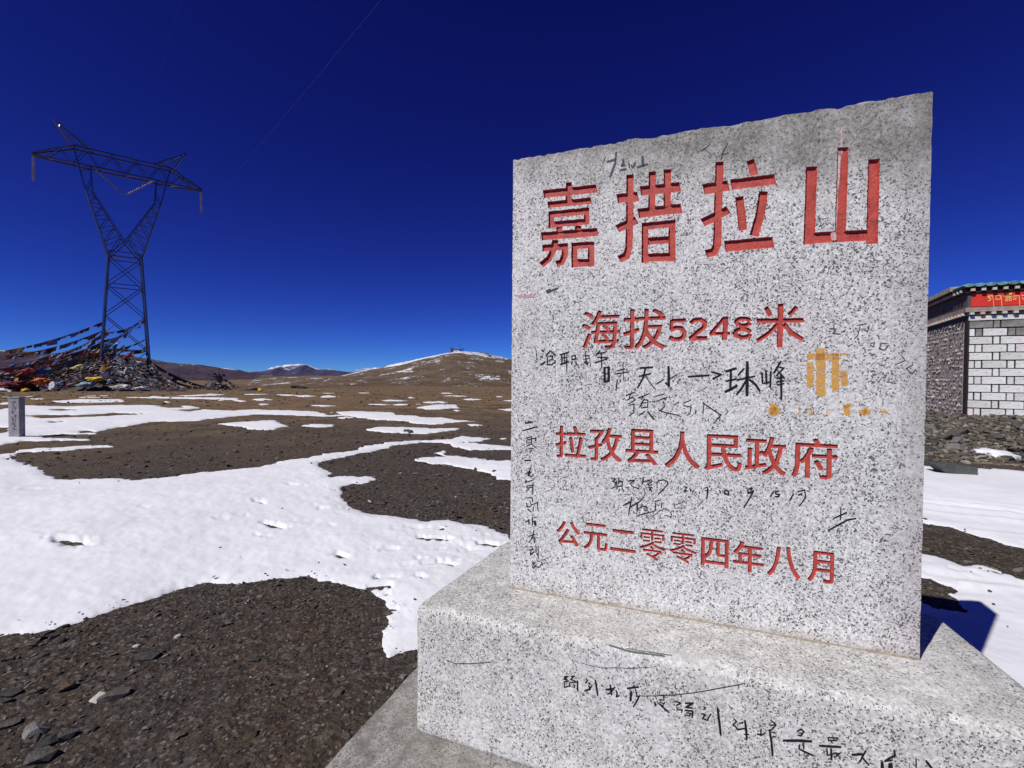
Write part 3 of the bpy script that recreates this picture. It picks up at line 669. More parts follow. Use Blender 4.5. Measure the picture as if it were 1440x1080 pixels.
def gp(pts): return np.array([on_z(x, y, 0.0)[:2] for x, y in pts])
SNOW = [
 # large patch in front
 [(-160, 925), (0, 895), (40, 892), (95, 883), (150, 866), (200, 850), (240, 835), (285, 823), (340, 822), (400, 815), (428, 811), (450, 815), (480, 822), (510, 832), (533, 845), (545, 862), (547, 875), (540, 895), (538, 910), (545, 925), (562, 917), (592, 908), (640, 890), (720, 850), (800, 800), (800, 770), (717, 757),
  (700, 748), (680, 738), (650, 735), (625, 728), (595, 730), (560, 725), (518, 720), (502, 713), (487, 705), (484, 695), (479, 684), (500, 683), (518, 680), (531.5, 673.5), (523.6, 669.5), (492, 670), (465.6, 671), (471, 664), (447, 655), (457.6, 650), (492, 642), (529, 635), (560.5, 627), (592, 623), (626.5, 625), (634, 630), (663, 634), (700, 634), (760, 636),
  (760, 627), (719, 627), (687, 625), (653, 623), (661, 622), (682, 621), (687, 617), (650, 613), (637, 615.5), (624, 618), (571, 621), (545, 623), (513, 629), (500, 634), (455, 639), (434, 644.5), (399.6, 648.5), (360, 658), (320, 662), (250, 671), (185, 677), (170, 673), (90, 671), (60, 662), (35, 652), (10, 646), (32, 637), (87, 634), (155, 629), (160, 626), (125, 626), (75, 630), (37, 631), (15, 637), (0, 639), (-160, 648)],
 # long band further back
 [(-160, 640), (0, 626), (32, 622), (62, 621), (125, 619.5), (137, 617), (90, 616.5), (60, 617), (48, 613), (100, 612), (135, 611), (138, 607), (160, 601), (212, 594), (275, 592), (325, 586), (360, 582.5), (407, 584), (455, 586), (485, 585), (518, 589), (571, 592), (584, 595.7), (613, 597), (650, 593), (687, 593), (650, 591), (624, 588), (555, 584), (550, 580), (492, 577.7), (455, 581), (439, 578.5), (360, 576), (325, 577.5), (295, 576), (270, 571), (175, 570), (87, 572), (35, 570), (0, 577), (-160, 582)],
 [(302, 596), (345, 593), (360, 592), (385, 591), (398, 597), (403, 601), (385, 605), (360, 605.5), (340, 601)],
 [(422, 599), (440, 597.5), (470, 598), (470, 601), (450, 602), (425, 601)], [(472, 587.5), (490, 585), (499, 587), (480, 589.5)],
 [(515, 605), (530, 601), (570, 600.5), (610, 602), (640, 601.5), (652, 601.5), (630, 606), (600, 610), (560, 610), (530, 608)],
 [(578, 648), (600, 643.5), (625, 643), (612, 638), (620, 634), (632, 636), (625, 640), (660, 645), (700, 648), (780, 649), (780, 677), (700, 674), (690, 666), (665, 660), (640, 657), (600, 651)],
 [(585, 573.5), (610, 569.5), (640, 569), (646, 573), (620, 576), (600, 576)],
 [(413, 556.5), (430, 555), (446, 557), (430, 558.5)], [(449, 557), (462, 555), (479, 558), (460, 559)], [(352, 561.5), (370, 560), (386, 562), (368, 563.5)], [(432, 570.5), (450, 569.5), (479, 570.5), (455, 572)],
 [(72, 563.5), (110, 560.5), (170, 561), (174, 565), (130, 566.5), (85, 566)], [(248, 554), (280, 551.5), (320, 552), (300, 555), (262, 556)], [(172, 557), (230, 556.5), (335, 560), (336, 562.5), (280, 561), (215, 559.5)],
 [(700, 575.5), (719, 574.5), (740, 576.5), (715, 578)], [(648, 561), (662, 559.5), (680, 561.5), (660, 562.5)], [(548, 569), (562, 567.5), (580, 569), (566, 570.5)],
 [(0, 566), (12, 564.5), (22, 567), (4, 568.5)], [(360, 568), (375, 566.5), (381, 568.5), (368, 569.5)],
 [(655, 597), (675, 596), (682, 598), (665, 599)], [(703, 617), (712, 616), (715, 618), (706, 619)],
 # right hand side
 [(1130, 652), (1200, 652), (1296, 654), (1310, 656), (1362, 659.5), (1399, 662), (1440, 665), (1560, 676), (1700, 700), (1700, 830), (1440, 775.6), (1418, 768.6), (1376, 756), (1337, 744), (1297, 737), (1130, 730)],
 [(1180, 768), (1297, 779), (1320, 784.5), (1355, 794), (1376, 793), (1411, 804), (1440, 812.6), (1700, 860), (1700, 1400), (1300, 1200), (1200, 900)],
]
_rs = random.Random(42)
for _k in range(46):       # thin broken streaks on the far plain
    _x, _y = _rs.uniform(-20, 735), 550 + _rs.random() ** 1.3 * 30; _w, _h = _rs.uniform(5, 26) * (1 if _y < 565 else .6), _rs.uniform(.5, 1.2) * (1 + (_y - 550) * .03)
    if 20 < _x < 500 and _y > 566: continue
    SNOW.append([(_x - _w, _y), (_x - _w * .4, _y - _h), (_x + _w * .3, _y - _h * .6), (_x + _w, _y + _h * .3), (_x + _w * .2, _y + _h), (_x - _w * .5, _y + _h * .7)])
HOLES = [
 [(35, 584.5), (60, 583.5), (110, 584), (160, 581.5), (212, 582), (160, 585), (100, 587), (60, 588)], [(64, 593.5), (85, 593), (88, 594.5), (70, 595)], [(68, 577), (90, 575.5), (110, 577), (85, 578)],
 [(-60, 599), (0, 601), (15, 603), (15, 608), (0, 611), (-60, 614)], [(110, 607), (125, 606), (130, 608.5), (115, 609)], [(455, 581.5), (470, 580), (480, 583), (462, 584)],
 [(1080, 790), (1200, 800), (1293, 810), (1309, 812), (1351, 830), (1338, 834), (1358, 849), (1354, 856), (1320, 853), (1295, 843), (1200, 842), (1080, 850)],
 [(479, 684), (495, 681), (500, 684), (486, 687)], [(218, 571.5), (250, 570.5), (262, 573), (240, 574)], [(300, 572), (262, 576), (240, 577), (268, 579)],
]
FULL = [gp(p) for p in SNOW]; HP = [gp(p) for p in HOLES]
def sdf(X, Y, poly):
    """positive inside"""
    px, py = poly[:, 0], poly[:, 1]; qx, qy = np.roll(px, -1), np.roll(py, -1)
    d2 = np.full(X.shape, 1e18); ins = np.zeros(X.shape, bool)
    for x0, y0, x1, y1 in zip(px, py, qx, qy):
        ex, ey = x1 - x0, y1 - y0; wx, wy = X - x0, Y - y0
        t = np.clip((wx * ex + wy * ey) / (ex * ex + ey * ey + 1e-12), 0, 1)
        d2 = np.minimum(d2, (wx - ex * t) ** 2 + (wy - ey * t) ** 2)
        c = ((y0 > Y) != (y1 > Y)); xi = x0 + (Y - y0) * ex / (ey if abs(ey) > 1e-12 else 1e-12)
        ins ^= c & (X < xi)
    d = np.sqrt(d2); return np.where(ins, d, -d)
sel = (RR.ravel() > .5) & (RR.ravel() < 60) & (np.abs(TT.ravel()) < math.radians(60))
XS, YS = GX.ravel()[sel], GY.ravel()[sel]; RS = np.hypot(XS, YS)
D = np.full(XS.shape, -1e9)
for poly in FULL:
    mrg = 1.5; bb = (XS > poly[:, 0].min() - mrg) & (XS < poly[:, 0].max() + mrg) & (YS > poly[:, 1].min() - mrg) & (YS < poly[:, 1].max() + mrg)
    if bb.any(): D[bb] = np.maximum(D[bb], sdf(XS[bb], YS[bb], poly))
for poly in HP:
    mrg = 1.5; bb = (XS > poly[:, 0].min() - mrg) & (XS < poly[:, 0].max() + mrg) & (YS > poly[:, 1].min() - mrg) & (YS < poly[:, 1].max() + mrg)
    if bb.any(): D[bb] = np.minimum(D[bb], -sdf(XS[bb], YS[bb], poly))
D = D + (.05 * fbm(XS * 2.2, YS * 2.2, 4, 51) + .030 * fbm(XS * 12, YS * 12, 4, 57) + .012 * fbm(XS * 45, YS * 45, 2, 58)) * np.clip(RS / 3.5, .5, 3.2) + .06 * sstep(RS, 10, 30) * fbm(XS * .7, YS * 2.0, 4, 61)
gzs = GZ.ravel()[sel]
thick = np.where(D > 0, .024 * np.sqrt(np.clip(D / .16, 0, 1)) + .016 * sstep(D, .2, 1.4), np.clip(D * .8, -.35, 0))
thick += (.006 * fbm(XS * 1.1, YS * 1.1, 4, 71) + .0022 * fbm(XS * 9, YS * 9, 3, 73)) * sstep(D, .03, .4)
zs = gzs - .004 * 0 + thick - .002
FEET = [(100, 767, .30, .10, -18, .05), (385, 741, .17, .08, -30, .045), (362, 707, .15, .06, -30, .035), (409, 684, .12, .05, -20, .03), (451, 716, .07, .04, 20, .03), (476, 783, .08, .05, -30, .035), (548, 773, .12, .06, 0, .03),
        (600, 757, .16, .07, -10, .045), (622, 757, .14, .06, -10, .04), (690, 765, .16, .07, -15, .04), (630, 795, .13, .07, -15, .035), (606, 794, .10, .05, 0, .03), (540, 815, .08, .05, 0, .03), (536, 827, .09, .05, 10, .04),
        (308, 732, .14, .08, -20, .012), (203, 718, .07, .03, 0, .02), (622, 744, .06, .04, 0, .035), (585, 741, .14, .06, -10, .02), (50, 690, .25, .05, 5, .02), (1345, 803, .10, .04, -20, .03), (1405, 805, .12, .03, -15, .03), (470, 690, .07, .04, 0, .02), (553, 859, .05, .03, 0, .03)]
bumpc = np.zeros(XS.shape)
_rf = random.Random(9)
for _k in range(12):
    _t = _rf.random(); FEET.append((530 + 150 * _t + _rf.uniform(-25, 25), 838 - 75 * _t + _rf.uniform(-22, 22), _rf.uniform(.03, .08), _rf.uniform(.02, .045), _rf.uniform(-40, 20), _rf.uniform(.012, .026)))
for _k in range(12):
    FEET.append((_rf.uniform(330, 520), _rf.uniform(670, 760), _rf.uniform(.03, .07), _rf.uniform(.02, .035), _rf.uniform(-40, 20), _rf.uniform(.015, .03)))
for (fx, fy, a, b_, ang, dp) in FEET:
    c = on_z(fx, fy)[:2]; t = math.radians(ang); dx, dy = XS - c[0], YS - c[1]
    uu, vv = dx * math.cos(t) + dy * math.sin(t), -dx * math.sin(t) + dy * math.cos(t)
    e = ((uu / (a * .8)) ** 2 + (vv / (b_ * .62)) ** 2) * np.clip(1 + 1.5 * fbm(XS * 17 + fx, YS * 17, 2, 90), .35, 2.4)
    zs -= dp * .95 * np.exp(-e ** 3) * (D > 0); zs += dp * .10 * np.exp(-((np.sqrt(e) - 1.7) / .45) ** 2) * (D > 0)
    bumpc += .9 * np.exp(-e * 1.2)
for y0, k in ((707, .028), (713, .02), (722, .02), (817, .02), (742, .012)):      # old wheel ruts in the snow on the right
    p = on_z(1297, y0)[:2]; q = on_z(1440, y0 + 16)[:2]; dd = (q - p) / np.linalg.norm(q - p); nn = np.array([-dd[1], dd[0]])
    dist = (XS - p[0]) * nn[0] + (YS - p[1]) * nn[1] + .05 * fbm(XS * .8, YS * .8, 3, 5)
    zs += (D > .1) * (XS > 2) * k * (np.exp(-(dist / .06) ** 2) - .8 * np.exp(-((dist - .13) / .07) ** 2))
full = np.full(nr * nth, -9.0); full[sel] = D
fz = np.full(nr * nth, 0.0); fz[sel] = zs
edge = np.zeros(nr * nth); edge[sel] = np.clip(1 - D / .10, 0, 1) * .8 + np.clip(bumpc, 0, 1) * .9
qq = quads[(full[quads].max(1) > -.02) & (full[quads].min(1) > -5)]
used, inv = np.unique(qq, return_inverse=True)
sv = np.stack([GX.ravel()[used], GY.ravel()[used], fz[used]], -1)
sme = mesh_np('snow', sv, inv.reshape(-1, 4)); set_color(sme, np.repeat(np.clip(edge[used], 0, 1)[:, None], 3, 1))
so = link('snow', sme, M['snow']); tag(so, kind='structure')

# ------------------------------------------------------------------ hills and far mountains
def hill_mat(name, a, b_, snow_amt, scale=.05, hs=0.0):
    m, nt, b = new_mat(name); n = N(nt)
    col = n.mix(n.ramp(n.noise(scale * 2, 8, .72), [(.38, 0), (.62, 1)]), a, b_)
    col = n.mix(n.ramp(n.noise(scale * 18, 6, .8), [(.5, 0), (.62, .7)]), col, tuple(x * .45 for x in a))
    at = nt.nodes.new('ShaderNodeSeparateColor'); nt.links.new(n.attr('tint'), at.inputs[0])
    nz = n.math('ADD', n.math('MULTIPLY', n.noise(scale * 9, 8, .8, n.map((1, .45, 2.2))), .6), n.math('MULTIPLY', n.noise(scale * 1.6, 5, .6, n.map((1, .5, 2))), .42))
    v = n.math('ADD', nz, n.math('MULTIPLY', at.outputs[0], snow_amt))
    s = n.ramp(v, [(.625, 0), (.65, 1)])
    col = n.mix(s, col, (.78, .80, .84))
    nt.links.new(col, b.inputs['Base Color']); b.inputs['Roughness'].default_value = .95; b.inputs['Specular IOR Level'].default_value = .1
    n.bump(n.noise(scale * 10, 8, .75), .9, 1.2 / (scale * 20), b); return m
M['hill'] = hill_mat('stony_hill', (.100, .072, .048), (.20, .143, .095), .30, .06)
M['ridge'] = hill_mat('haze_tinted_ridge', (.062, .046, .075), (.115, .085, .11), .12, .006)  # purple cast of distance haze mixed into the brown rock colour
M['peaks'] = hill_mat('haze_tinted_peaks', (.05, .052, .10), (.09, .085, .145), .25, .0025)  # aerial haze painted as blue in the rock colours, no volume
def ridge(name, crest, Y, near, far, base, mat, amp, nx=260, ny=46, sn=None, seed=1, pw=1.0):
    cx = [p[0] for p in crest]; xs_ = np.linspace(cx[0], cx[-1], nx)
    C3 = [at_depth(x, np.interp(x, cx, [p[1] for p in crest]), Y) for x in xs_]
    v = []; tint = []
    for j in range(ny):
        t = j / (ny - 1) * 2 - 1                     # -1 front foot, 0 crest, 1 back foot
        yy = Y + (near - Y) * (-t) if t < 0 else Y + (far - Y) * t
        prof = (1 - abs(t)) ** pw; prof = prof * prof * (3 - 2 * prof) if pw == 1 else prof
        for c, px_ in zip(C3, xs_):
            X = c[0] * (yy / Y) ** .85
            nn = float(fbm(np.array([X / (abs(Y) * .05)]), np.array([yy / (abs(Y) * .05)]), 5, seed)[0]) * amp
            v.append((X, yy, base + (c[2] - base) * prof + nn * min(1, abs(t) * 4 + .12) * min(1, (1 - abs(t)) * 5)))
            tint.append((sn(px_, t) if sn else 0,) * 3)
    id_ = np.arange(nx * ny).reshape(ny, nx)
    f = np.stack([id_[:-1, :-1], id_[:-1, 1:], id_[1:, 1:], id_[1:, :-1]], -1).reshape(-1, 4)
    me = mesh_np(name, np.array(v), f); set_color(me, np.array(tint)); return tag(link(name, me, mat), kind='structure')
def hill_snow(px_, t):
    a = (.50 + .35 * mnoise.noise(Vector((px_ * .06, 5, 3)))) * math.exp(-(t / .22) ** 2) + .55 * mnoise.noise(Vector((px_ * .045, t * 22, 3))) * math.exp(-(t / .3) ** 2)
    a += .35 * math.exp(-((px_ - 560) / 70) ** 2) * math.exp(-((t + .12) / .16) ** 2)
    return a * (1 if px_ < 1100 else .5) + .16 + .25 * mnoise.noise(Vector((px_ * .03, t * 14, 8)))
ridge('hill', [(330, 550), (380, 545), (430, 538), (470, 531), (500, 524.5), (530, 518), (560, 513), (600, 503), (625, 498.5), (650, 495.5), (672, 497), (690, 500), (722, 506), (800, 512), (900, 520), (1050, 530), (1300, 537), (1700, 545)],
      300, 92, 620, -1.6, M['hill'], 1.2, 320, 80, hill_snow, 5, 1.0)
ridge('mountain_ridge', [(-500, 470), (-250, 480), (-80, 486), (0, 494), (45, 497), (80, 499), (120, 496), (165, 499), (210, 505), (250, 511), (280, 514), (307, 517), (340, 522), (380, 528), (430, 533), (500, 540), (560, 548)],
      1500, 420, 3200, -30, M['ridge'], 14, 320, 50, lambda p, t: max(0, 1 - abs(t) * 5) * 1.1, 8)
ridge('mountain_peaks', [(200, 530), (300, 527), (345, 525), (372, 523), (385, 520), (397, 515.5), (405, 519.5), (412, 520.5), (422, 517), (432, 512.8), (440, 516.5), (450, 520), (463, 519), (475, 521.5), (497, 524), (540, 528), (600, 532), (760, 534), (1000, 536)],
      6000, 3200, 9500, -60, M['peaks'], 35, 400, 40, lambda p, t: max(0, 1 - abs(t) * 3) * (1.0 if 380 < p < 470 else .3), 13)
# small cloud behind the peaks
m, nt, b = new_mat('cloud_white'); b.inputs['Base Color'].default_value = (.86, .88, .92, 1); b.inputs['Roughness'].default_value = 1; n = N(nt)
lw = nt.nodes.new('ShaderNodeLayerWeight'); lw.inputs[0].default_value = .35
nt.links.new(n.math('MULTIPLY', n.ramp(lw.outputs['Facing'], [(.35, 1), (.98, 0)]), n.ramp(n.noise(.004, 5), [(.35, .25), (.6, 1)])), b.inputs['Alpha'])
M['cloud'] = m
def cloud(name, spots, Y, label):
    bm = bmesh.new()
    for (px_, py_, rx, rz) in spots:
        c = at_depth(px_, py_, Y); k = Y / F
        r = bmesh.ops.create_icosphere(bm, subdivisions=3, radius=1)
        for v in r['verts']:
            d = 1 + .35 * mnoise.noise(v.co * 1.8 + Vector((px_, 0, 0))); v.co = Vector((c[0] + v.co.x * rx * k * d, c[1] + v.co.y * rx * k * d, c[2] + v.co.z * rz * k * d))
    me = bpy.data.meshes.new(name); bm.to_mesh(me); bm.free(); me.polygons.foreach_set('use_smooth', [True] * len(me.polygons))
    tag(link(name, me, M['cloud']), label, 'cloud', 'small clouds on the horizon')
cloud('cloud', [(398, 517, 11, 3), (410, 515.5, 12, 3.4), (421, 514.5, 9, 3), (388, 518.5, 8, 2), (384, 519, 6, 1.6)], 9900, 'small white cloud just behind the snowy distant peaks')
cloud('cloud', [(505, 521, 6, 1.3), (517, 519, 7, 1.8), (528, 518.5, 7, 1.8), (536, 519.5, 4, 1.2)], 9900, 'faint small cloud where the distant ridge meets the stony hill')
# ------------------------------------------------------------------ stones
def hull_mesh(name, seed, n_=16, flat=.5, elong=1.4):
    rg = random.Random(seed); bm = bmesh.new()
    for _ in range(n_):
        v = Vector((rg.gauss(0, 1), rg.gauss(0, 1), rg.gauss(0, 1))).normalized() * rg.uniform(.75, 1)
        v = Vector((max(-.8, min(.8, v.x)), max(-.8, min(.8, v.y)), max(-.62, min(.62, v.z))))
        bm.verts.new((v.x * elong, v.y, v.z * flat))
    r = bmesh.ops.convex_hull(bm, input=bm.verts[:])
    bmesh.ops.delete(bm, geom=[v for v in bm.verts if not v.link_faces], context='VERTS')
    bmesh.ops.dissolve_limit(bm, angle_limit=.2, verts=bm.verts[:], edges=bm.edges[:])
    bmesh.ops.triangulate(bm, faces=bm.faces[:])
    bmesh.ops.recalc_face_normals(bm, faces=bm.faces[:])
    me = bpy.data.meshes.new(name); bm.to_mesh(me); bm.free(); return me
def rock_mat(name, a, b_, pos=False):
    m, nt, b = new_mat(name); n = N(nt)
    c = n.mix(n.ramp(n.noise(5, 6, .7), [(.35, 0), (.65, 1)]), a, b_)
    c = n.mix(n.ramp(n.noise(28, 4, .7), [(.62, 0), (.7, .6)]), c, tuple(min(.4, x * 2.4) for x in a))
    nt.links.new(c, b.inputs['Base Color']); b.inputs['Roughness'].default_value = .85; b.inputs['Specular IOR Level'].default_value = .2
    n.bump(n.noise(14, 6, .75), .8, .04, b); return m
M['rock_dark'] = rock_mat('dark_slate', (.036, .036, .036), (.085, .083, .078))
M['rock_grey'] = rock_mat('grey_stone', (.075, .068, .060), (.135, .12, .105))
M['rock_brown'] = rock_mat('brown_stone', (.085, .062, .042), (.15, .11, .075))
M['rock_pale'] = rock_mat('pale_stone', (.16, .15, .135), (.28, .26, .24))
m, nt, b = new_mat('gravel_stones'); n = N(nt); geo = nt.nodes.new('ShaderNodeNewGeometry'); n.co = geo.outputs['Position']
nt.links.new(n.mix(1.0, n.attr('tint'), n.mix(n.noise(60, 4), .6, 1.3), 'MULTIPLY'), b.inputs['Base Color']); b.inputs['Roughness'].default_value = .9
b.inputs['Specular IOR Level'].default_value = .2; M['gravel'] = m
templ = [hull_mesh('pebble', 100 + k, 11, .6, 1.25) for k in range(10)]
TV = []
for me in templ:
    v = np.array([tuple(q.co) for q in me.vertices]); f = np.array([tuple(p.vertices) for p in me.polygons]); TV.append((v, f))
def scatter_mesh(name, pts, sizes, cols, seed=1, flat=1.0):
    rg = np.random.RandomState(seed); VV, FF, CC = [], [], []; off = 0
    for (p, s, c) in zip(pts, sizes, cols):
        v, f = TV[rg.randint(len(TV))]; a = rg.uniform(0, 6.28); tl = rg.normal(0, .25, 2)
        R = np.array([[math.cos(a), -math.sin(a), 0], [math.sin(a), math.cos(a), 0], [0, 0, 1]])
        T = np.array([[1, 0, tl[0]], [0, 1, tl[1]], [-tl[0], -tl[1], 1]])
        q = (v * np.array([s, s * rg.uniform(.6, 1), s * rg.uniform(.5, 1.1) * flat])) @ (R @ T).T + p
        VV.append(q); FF.append(f + off); CC.append(np.repeat([c], len(v), 0)); off += len(v)
    me = mesh_np(name, np.vstack(VV), np.vstack(FF), smooth=False); set_color(me, np.vstack(CC)); return me
rg = np.random.RandomState(3)
def snow_depth(X, Y):
    D_ = np.full(X.shape, -1e9)
    for poly in FULL: D_ = np.maximum(D_, sdf(X, Y, poly))
    for poly in HP: D_ = np.minimum(D_, -sdf(X, Y, poly))
    return D_
def in_plinth(X, Y):
    u = X * U[0] + Y * U[1]; v = X * V[0] + Y * V[1]
    return (np.abs(u) < 1.345 * ZT) & (v > 1.29 * ZT) & (v < 2.96 * ZT)
PAL = np.array([(.05, .043, .038), (.075, .064, .055), (.10, .088, .078), (.038, .035, .035), (.085, .066, .05), (.14, .125, .11), (.06, .05, .043)])
def pebbles(nn, r0, r1, s0, s1, seed, pw=2.6, bright=.004):
    rg = np.random.RandomState(seed); k = nn
    r = r0 * (r1 / r0) ** rg.uniform(0, 1, k); t = np.radians(rg.uniform(-54, 54, k)); X, Y = r * np.sin(t), r * np.cos(t)
    D_ = snow_depth(X, Y); keep = (D_ < -.0 + rg.uniform(-.03, .02, k)) & ~in_plinth(X, Y)
    X, Y, r = X[keep], Y[keep], r[keep]
    s = s0 + (s1 - s0) * rg.uniform(0, 1, len(X)) ** pw; s = s * np.clip(r / 2.2, .8, 3.2)
    c = PAL[rg.randint(len(PAL), size=len(X))] * rg.uniform(.7, 1.25, (len(X), 1))
    br = rg.uniform(0, 1, len(X)) < bright; c[br] = (.42, .40, .37)
    Z = ground_z(X, Y) + s * .12
    return np.stack([X, Y, Z], -1), s, c
A = [pebbles(26000, .8, 6, .0028, .012, 5, 2.4, .012), pebbles(9000, 3.0, 26, .005, .018, 6), pebbles(420, .9, 6, .012, .028, 9, 2.0, .05), pebbles(420, 8, 45, .007, .022, 12, 2.0, .01)]
_P, _S, _C = [], [], []
_r = 1.6 * (14 / 1.6) ** rg.uniform(0, 1, 9000); _t = np.radians(rg.uniform(-52, 52, 9000)); _X, _Y = _r * np.sin(_t), _r * np.cos(_t)
_D = snow_depth(_X, _Y); _k = (_D > .0) & (rg.uniform(0, 1, 9000) < np.exp(-_D / .09) * .55 + .006) & ~in_plinth(_X, _Y)
_X, _Y, _r = _X[_k], _Y[_k], _r[_k]; _s = rg.uniform(.003, .010, len(_X)) * np.clip(_r / 2.5, .8, 2.5)
A.append((np.stack([_X, _Y, ground_z(_X, _Y) + .030], -1), _s, PAL[rg.randint(len(PAL), size=len(_X))]))
gm = scatter_mesh('gravel', np.vstack([a[0] for a in A]), np.concatenate([a[1] for a in A]), np.vstack([a[2] for a in A]))
tag(link('gravel', gm, M['gravel']), 'loose dark brown gravel and pebbles strewn over the bare ground', 'gravel', kind='stuff')

def rock(px_, py_, wpx, flat, elong, rz, mat, seed, label, group=None, sink=.35, tilt=0.0, name='rock', z=None, Y=None):
    p = on_z(px_, py_) if Y is None else at_depth(px_, py_, Y)
    s = wpx / F * p[1] / 2 / .80
    me = hull_mesh(name, seed, 18, flat * 1.35, elong); me.transform(Matrix.Scale(s / elong, 4)); h = max(v.co.z for v in me.vertices)
    zz = gz(p[0], p[1]) + h * (1 - 2 * sink) + h * .3 if z is None else z
    o = link(name, me, mat); o.location = (p[0], p[1], zz); o.rotation_euler = (tilt, tilt * .6, rz)
    return tag(o, label, 'rock', group)
rock(205, 928, 36, .35, 1.9, .35, M['rock_dark'], 1, 'dark flat elongated rock half buried midway between snow edge and bottom of frame')
rock(160, 982, 40, .42, 1.5, .3, M['rock_grey'], 2, 'broad grey slab of rock with a flat lit top, left of centre in the gravel')
rock(90, 972, 26, .6, 1.3, .5, M['rock_brown'], 3, 'small brown rock just left of the broad grey slab')
rock(46, 1033, 36, .55, 1.5, .2, M['rock_pale'], 4, 'pale topped angular rock near the lower left corner')
rock(72, 1046, 32, .6, 1.7, 1.1, M['rock_dark'], 5, 'dark tilted rock pointing upward between two paler rocks at lower left', tilt=.4)
rock(94, 1040, 22, .7, 1.1, .9, M['rock_grey'], 6, 'small round grey rock right of the dark tilted rock')
rock(60, 1069, 36, .5, 1.2, .1, M['rock_grey'], 7, 'squarish grey rock on the bottom edge of the frame')
rock(8, 1023, 30, .45, 1.6, .8, M['rock_grey'], 8, 'grey rock cut by the left edge of the frame')
rock(12, 980, 30, .4, 1.7, .2, M['rock_dark'], 9, 'low dark rock near the left edge above the cut grey rock')
rock(352, 1038, 17, .9, 1.0, .4, M['rock_brown'], 10, 'single ochre brown stone standing alone on the gravel near the plinth')
rock(250, 1041, 19, .5, 1.4, .4, M['rock_grey'], 11, 'small grey stone with white pebbles around it, left of the ochre stone')
rock(204, 1031, 10, .7, 1.2, .4, M['rock_pale'], 12, 'little cream white stone between the rock cluster and the plinth')
rock(355, 931, 22, .3, 1.8, -.2, M['rock_dark'], 13, 'thin dark stone sliver in the middle of the bare gravel')
rock(572, 608, 10, .7, 1.4, .2, M['rock_dark'], 14, 'dark stone lying on the lens shaped snow strip in the middle distance')
rock(577, 609, 8, .8, 1.2, 1.2, M['rock_dark'], 15, 'smaller dark stone at the right of the one on the lens shaped snow strip')
rock(695, 664, 7, .8, 1.3, .5, M['rock_dark'], 16, 'dark stone on the snow strip beside the left edge of the stele')
rock(545, 865, 14, .5, 1.5, .2, M['rock_grey'], 17, 'grey stone on the snow edge left of the base block')
rock(622, 744, 9, .5, 1.4, .2, M['rock_dark'], 18, 'small dark stone showing through the snow near the upper brown patch')
rock(585, 935, 12, .6, 1.3, .6, M['rock_grey'], 19, 'grey stone beside the left edge of the plinth')
# the dark block on the right hand snow
p = on_z(1337, 668); s = p[1] / F
mb = MB(); mb.box(-24 * s, 25 * s, -.12, .22, -.05, 13 * s)
o = mb.build('stone_block', rock_mat('green_grey_block', (.055, .062, .055), (.11, .12, .105)), bev=.02)
for v in o.data.vertices:
    v.co += mnoise.noise_vector(v.co * 3) * .03
    if v.co.x < -15 * s and v.co.z < .06: v.co.x += .2
o.location = (p[0], p[1], gz(p[0], p[1]) + .02); o.rotation_euler = (0, .03, -.25)
tag(o, 'dark green grey stone block lying on the snow edge below the rubble bank', 'stone block')
for k in range(8):
    rock(1388 + k * 8.5, 677 + k * 1.3 + rnd.uniform(-1.5, 1.5), rnd.uniform(9, 15), .45, 1.5, rnd.uniform(0, 3), M['rock_dark' if k % 2 else 'rock_grey'], 40 + k,
         'low grey stone in the line of stones lying on the snow below the painted building', 'stones in a line on the snow')

# ------------------------------------------------------------------ rubble bank in front of the building
BC = np.array([16.5, 17.0]); BR_ = math.radians(28)
FD = np.array([math.cos(BR_), -math.sin(BR_)]); SD = np.array([math.sin(BR_), math.cos(BR_)])
def bank_h(X, Y):
    # distance in front of the facade line
    f = (X - BC[0]) * SD[0] + (Y - BC[1]) * SD[1]        # 0 on facade, negative towards the camera
    g = (X - BC[0]) * FD[0] + (Y - BC[1]) * FD[1]
    return (.10 + .22 * sstep(-f, .2, 2.5) - .30 * sstep(-f, 3.0, 11.3)) * sstep(g, -14, -9)
xs_ = np.linspace(5, 30, 150); ys_ = np.linspace(4, 24, 130); BX, BY = np.meshgrid(xs_, ys_)
fr = (BX - BC[0]) * SD[0] + (BY - BC[1]) * SD[1]; gr = (BX - BC[0]) * FD[0] + (BY - BC[1]) * FD[1]
HB = bank_h(BX, BY); edgeN = .35 * fbm(BX * .9, BY * .9, 4, 9)
toe = sstep(fr + edgeN, -11.9, -11.1)
BZ = ground_z(BX, BY) - .08 + toe * (.10 + HB + .10 * fbm(BX * 1.4, BY * 1.4, 5, 4) * sstep(-fr, .3, 1.2)) - .3 * (1 - sstep(gr, -14, -11))
id_ = np.arange(BX.size).reshape(BX.shape); f = np.stack([id_[:-1, :-1], id_[:-1, 1:], id_[1:, 1:], id_[1:, :-1]], -1).reshape(-1, 4)
bme = mesh_np('rubble_bank', np.stack([BX, BY, BZ], -1).reshape(-1, 3), f)
M['bank'] = rock_mat('rubble_soil', (.085, .070, .055), (.16, .135, .105))
tag(link('rubble_bank', bme, M['bank']), kind='structure')
bvh = BVHTree.FromPolygons([tuple(v.co) for v in bme.vertices], [tuple(p.vertices) for p in bme.polygons])
def bz(x, y):
    h = bvh.ray_cast(Vector((x, y, 50)), Vector((0, 0, -1)))[0]; return h.z if h else 0
rgb_ = random.Random(11); stock = [hull_mesh('rubble_stone', 300 + k, 15, .55, 1.35) for k in range(10)]
def bank_point(f0, f1, g0, g1):
    f = rgb_.uniform(f0, f1); g = rgb_.uniform(g0, g1) + .30 * f; p = BC + SD * f + FD * g; return p
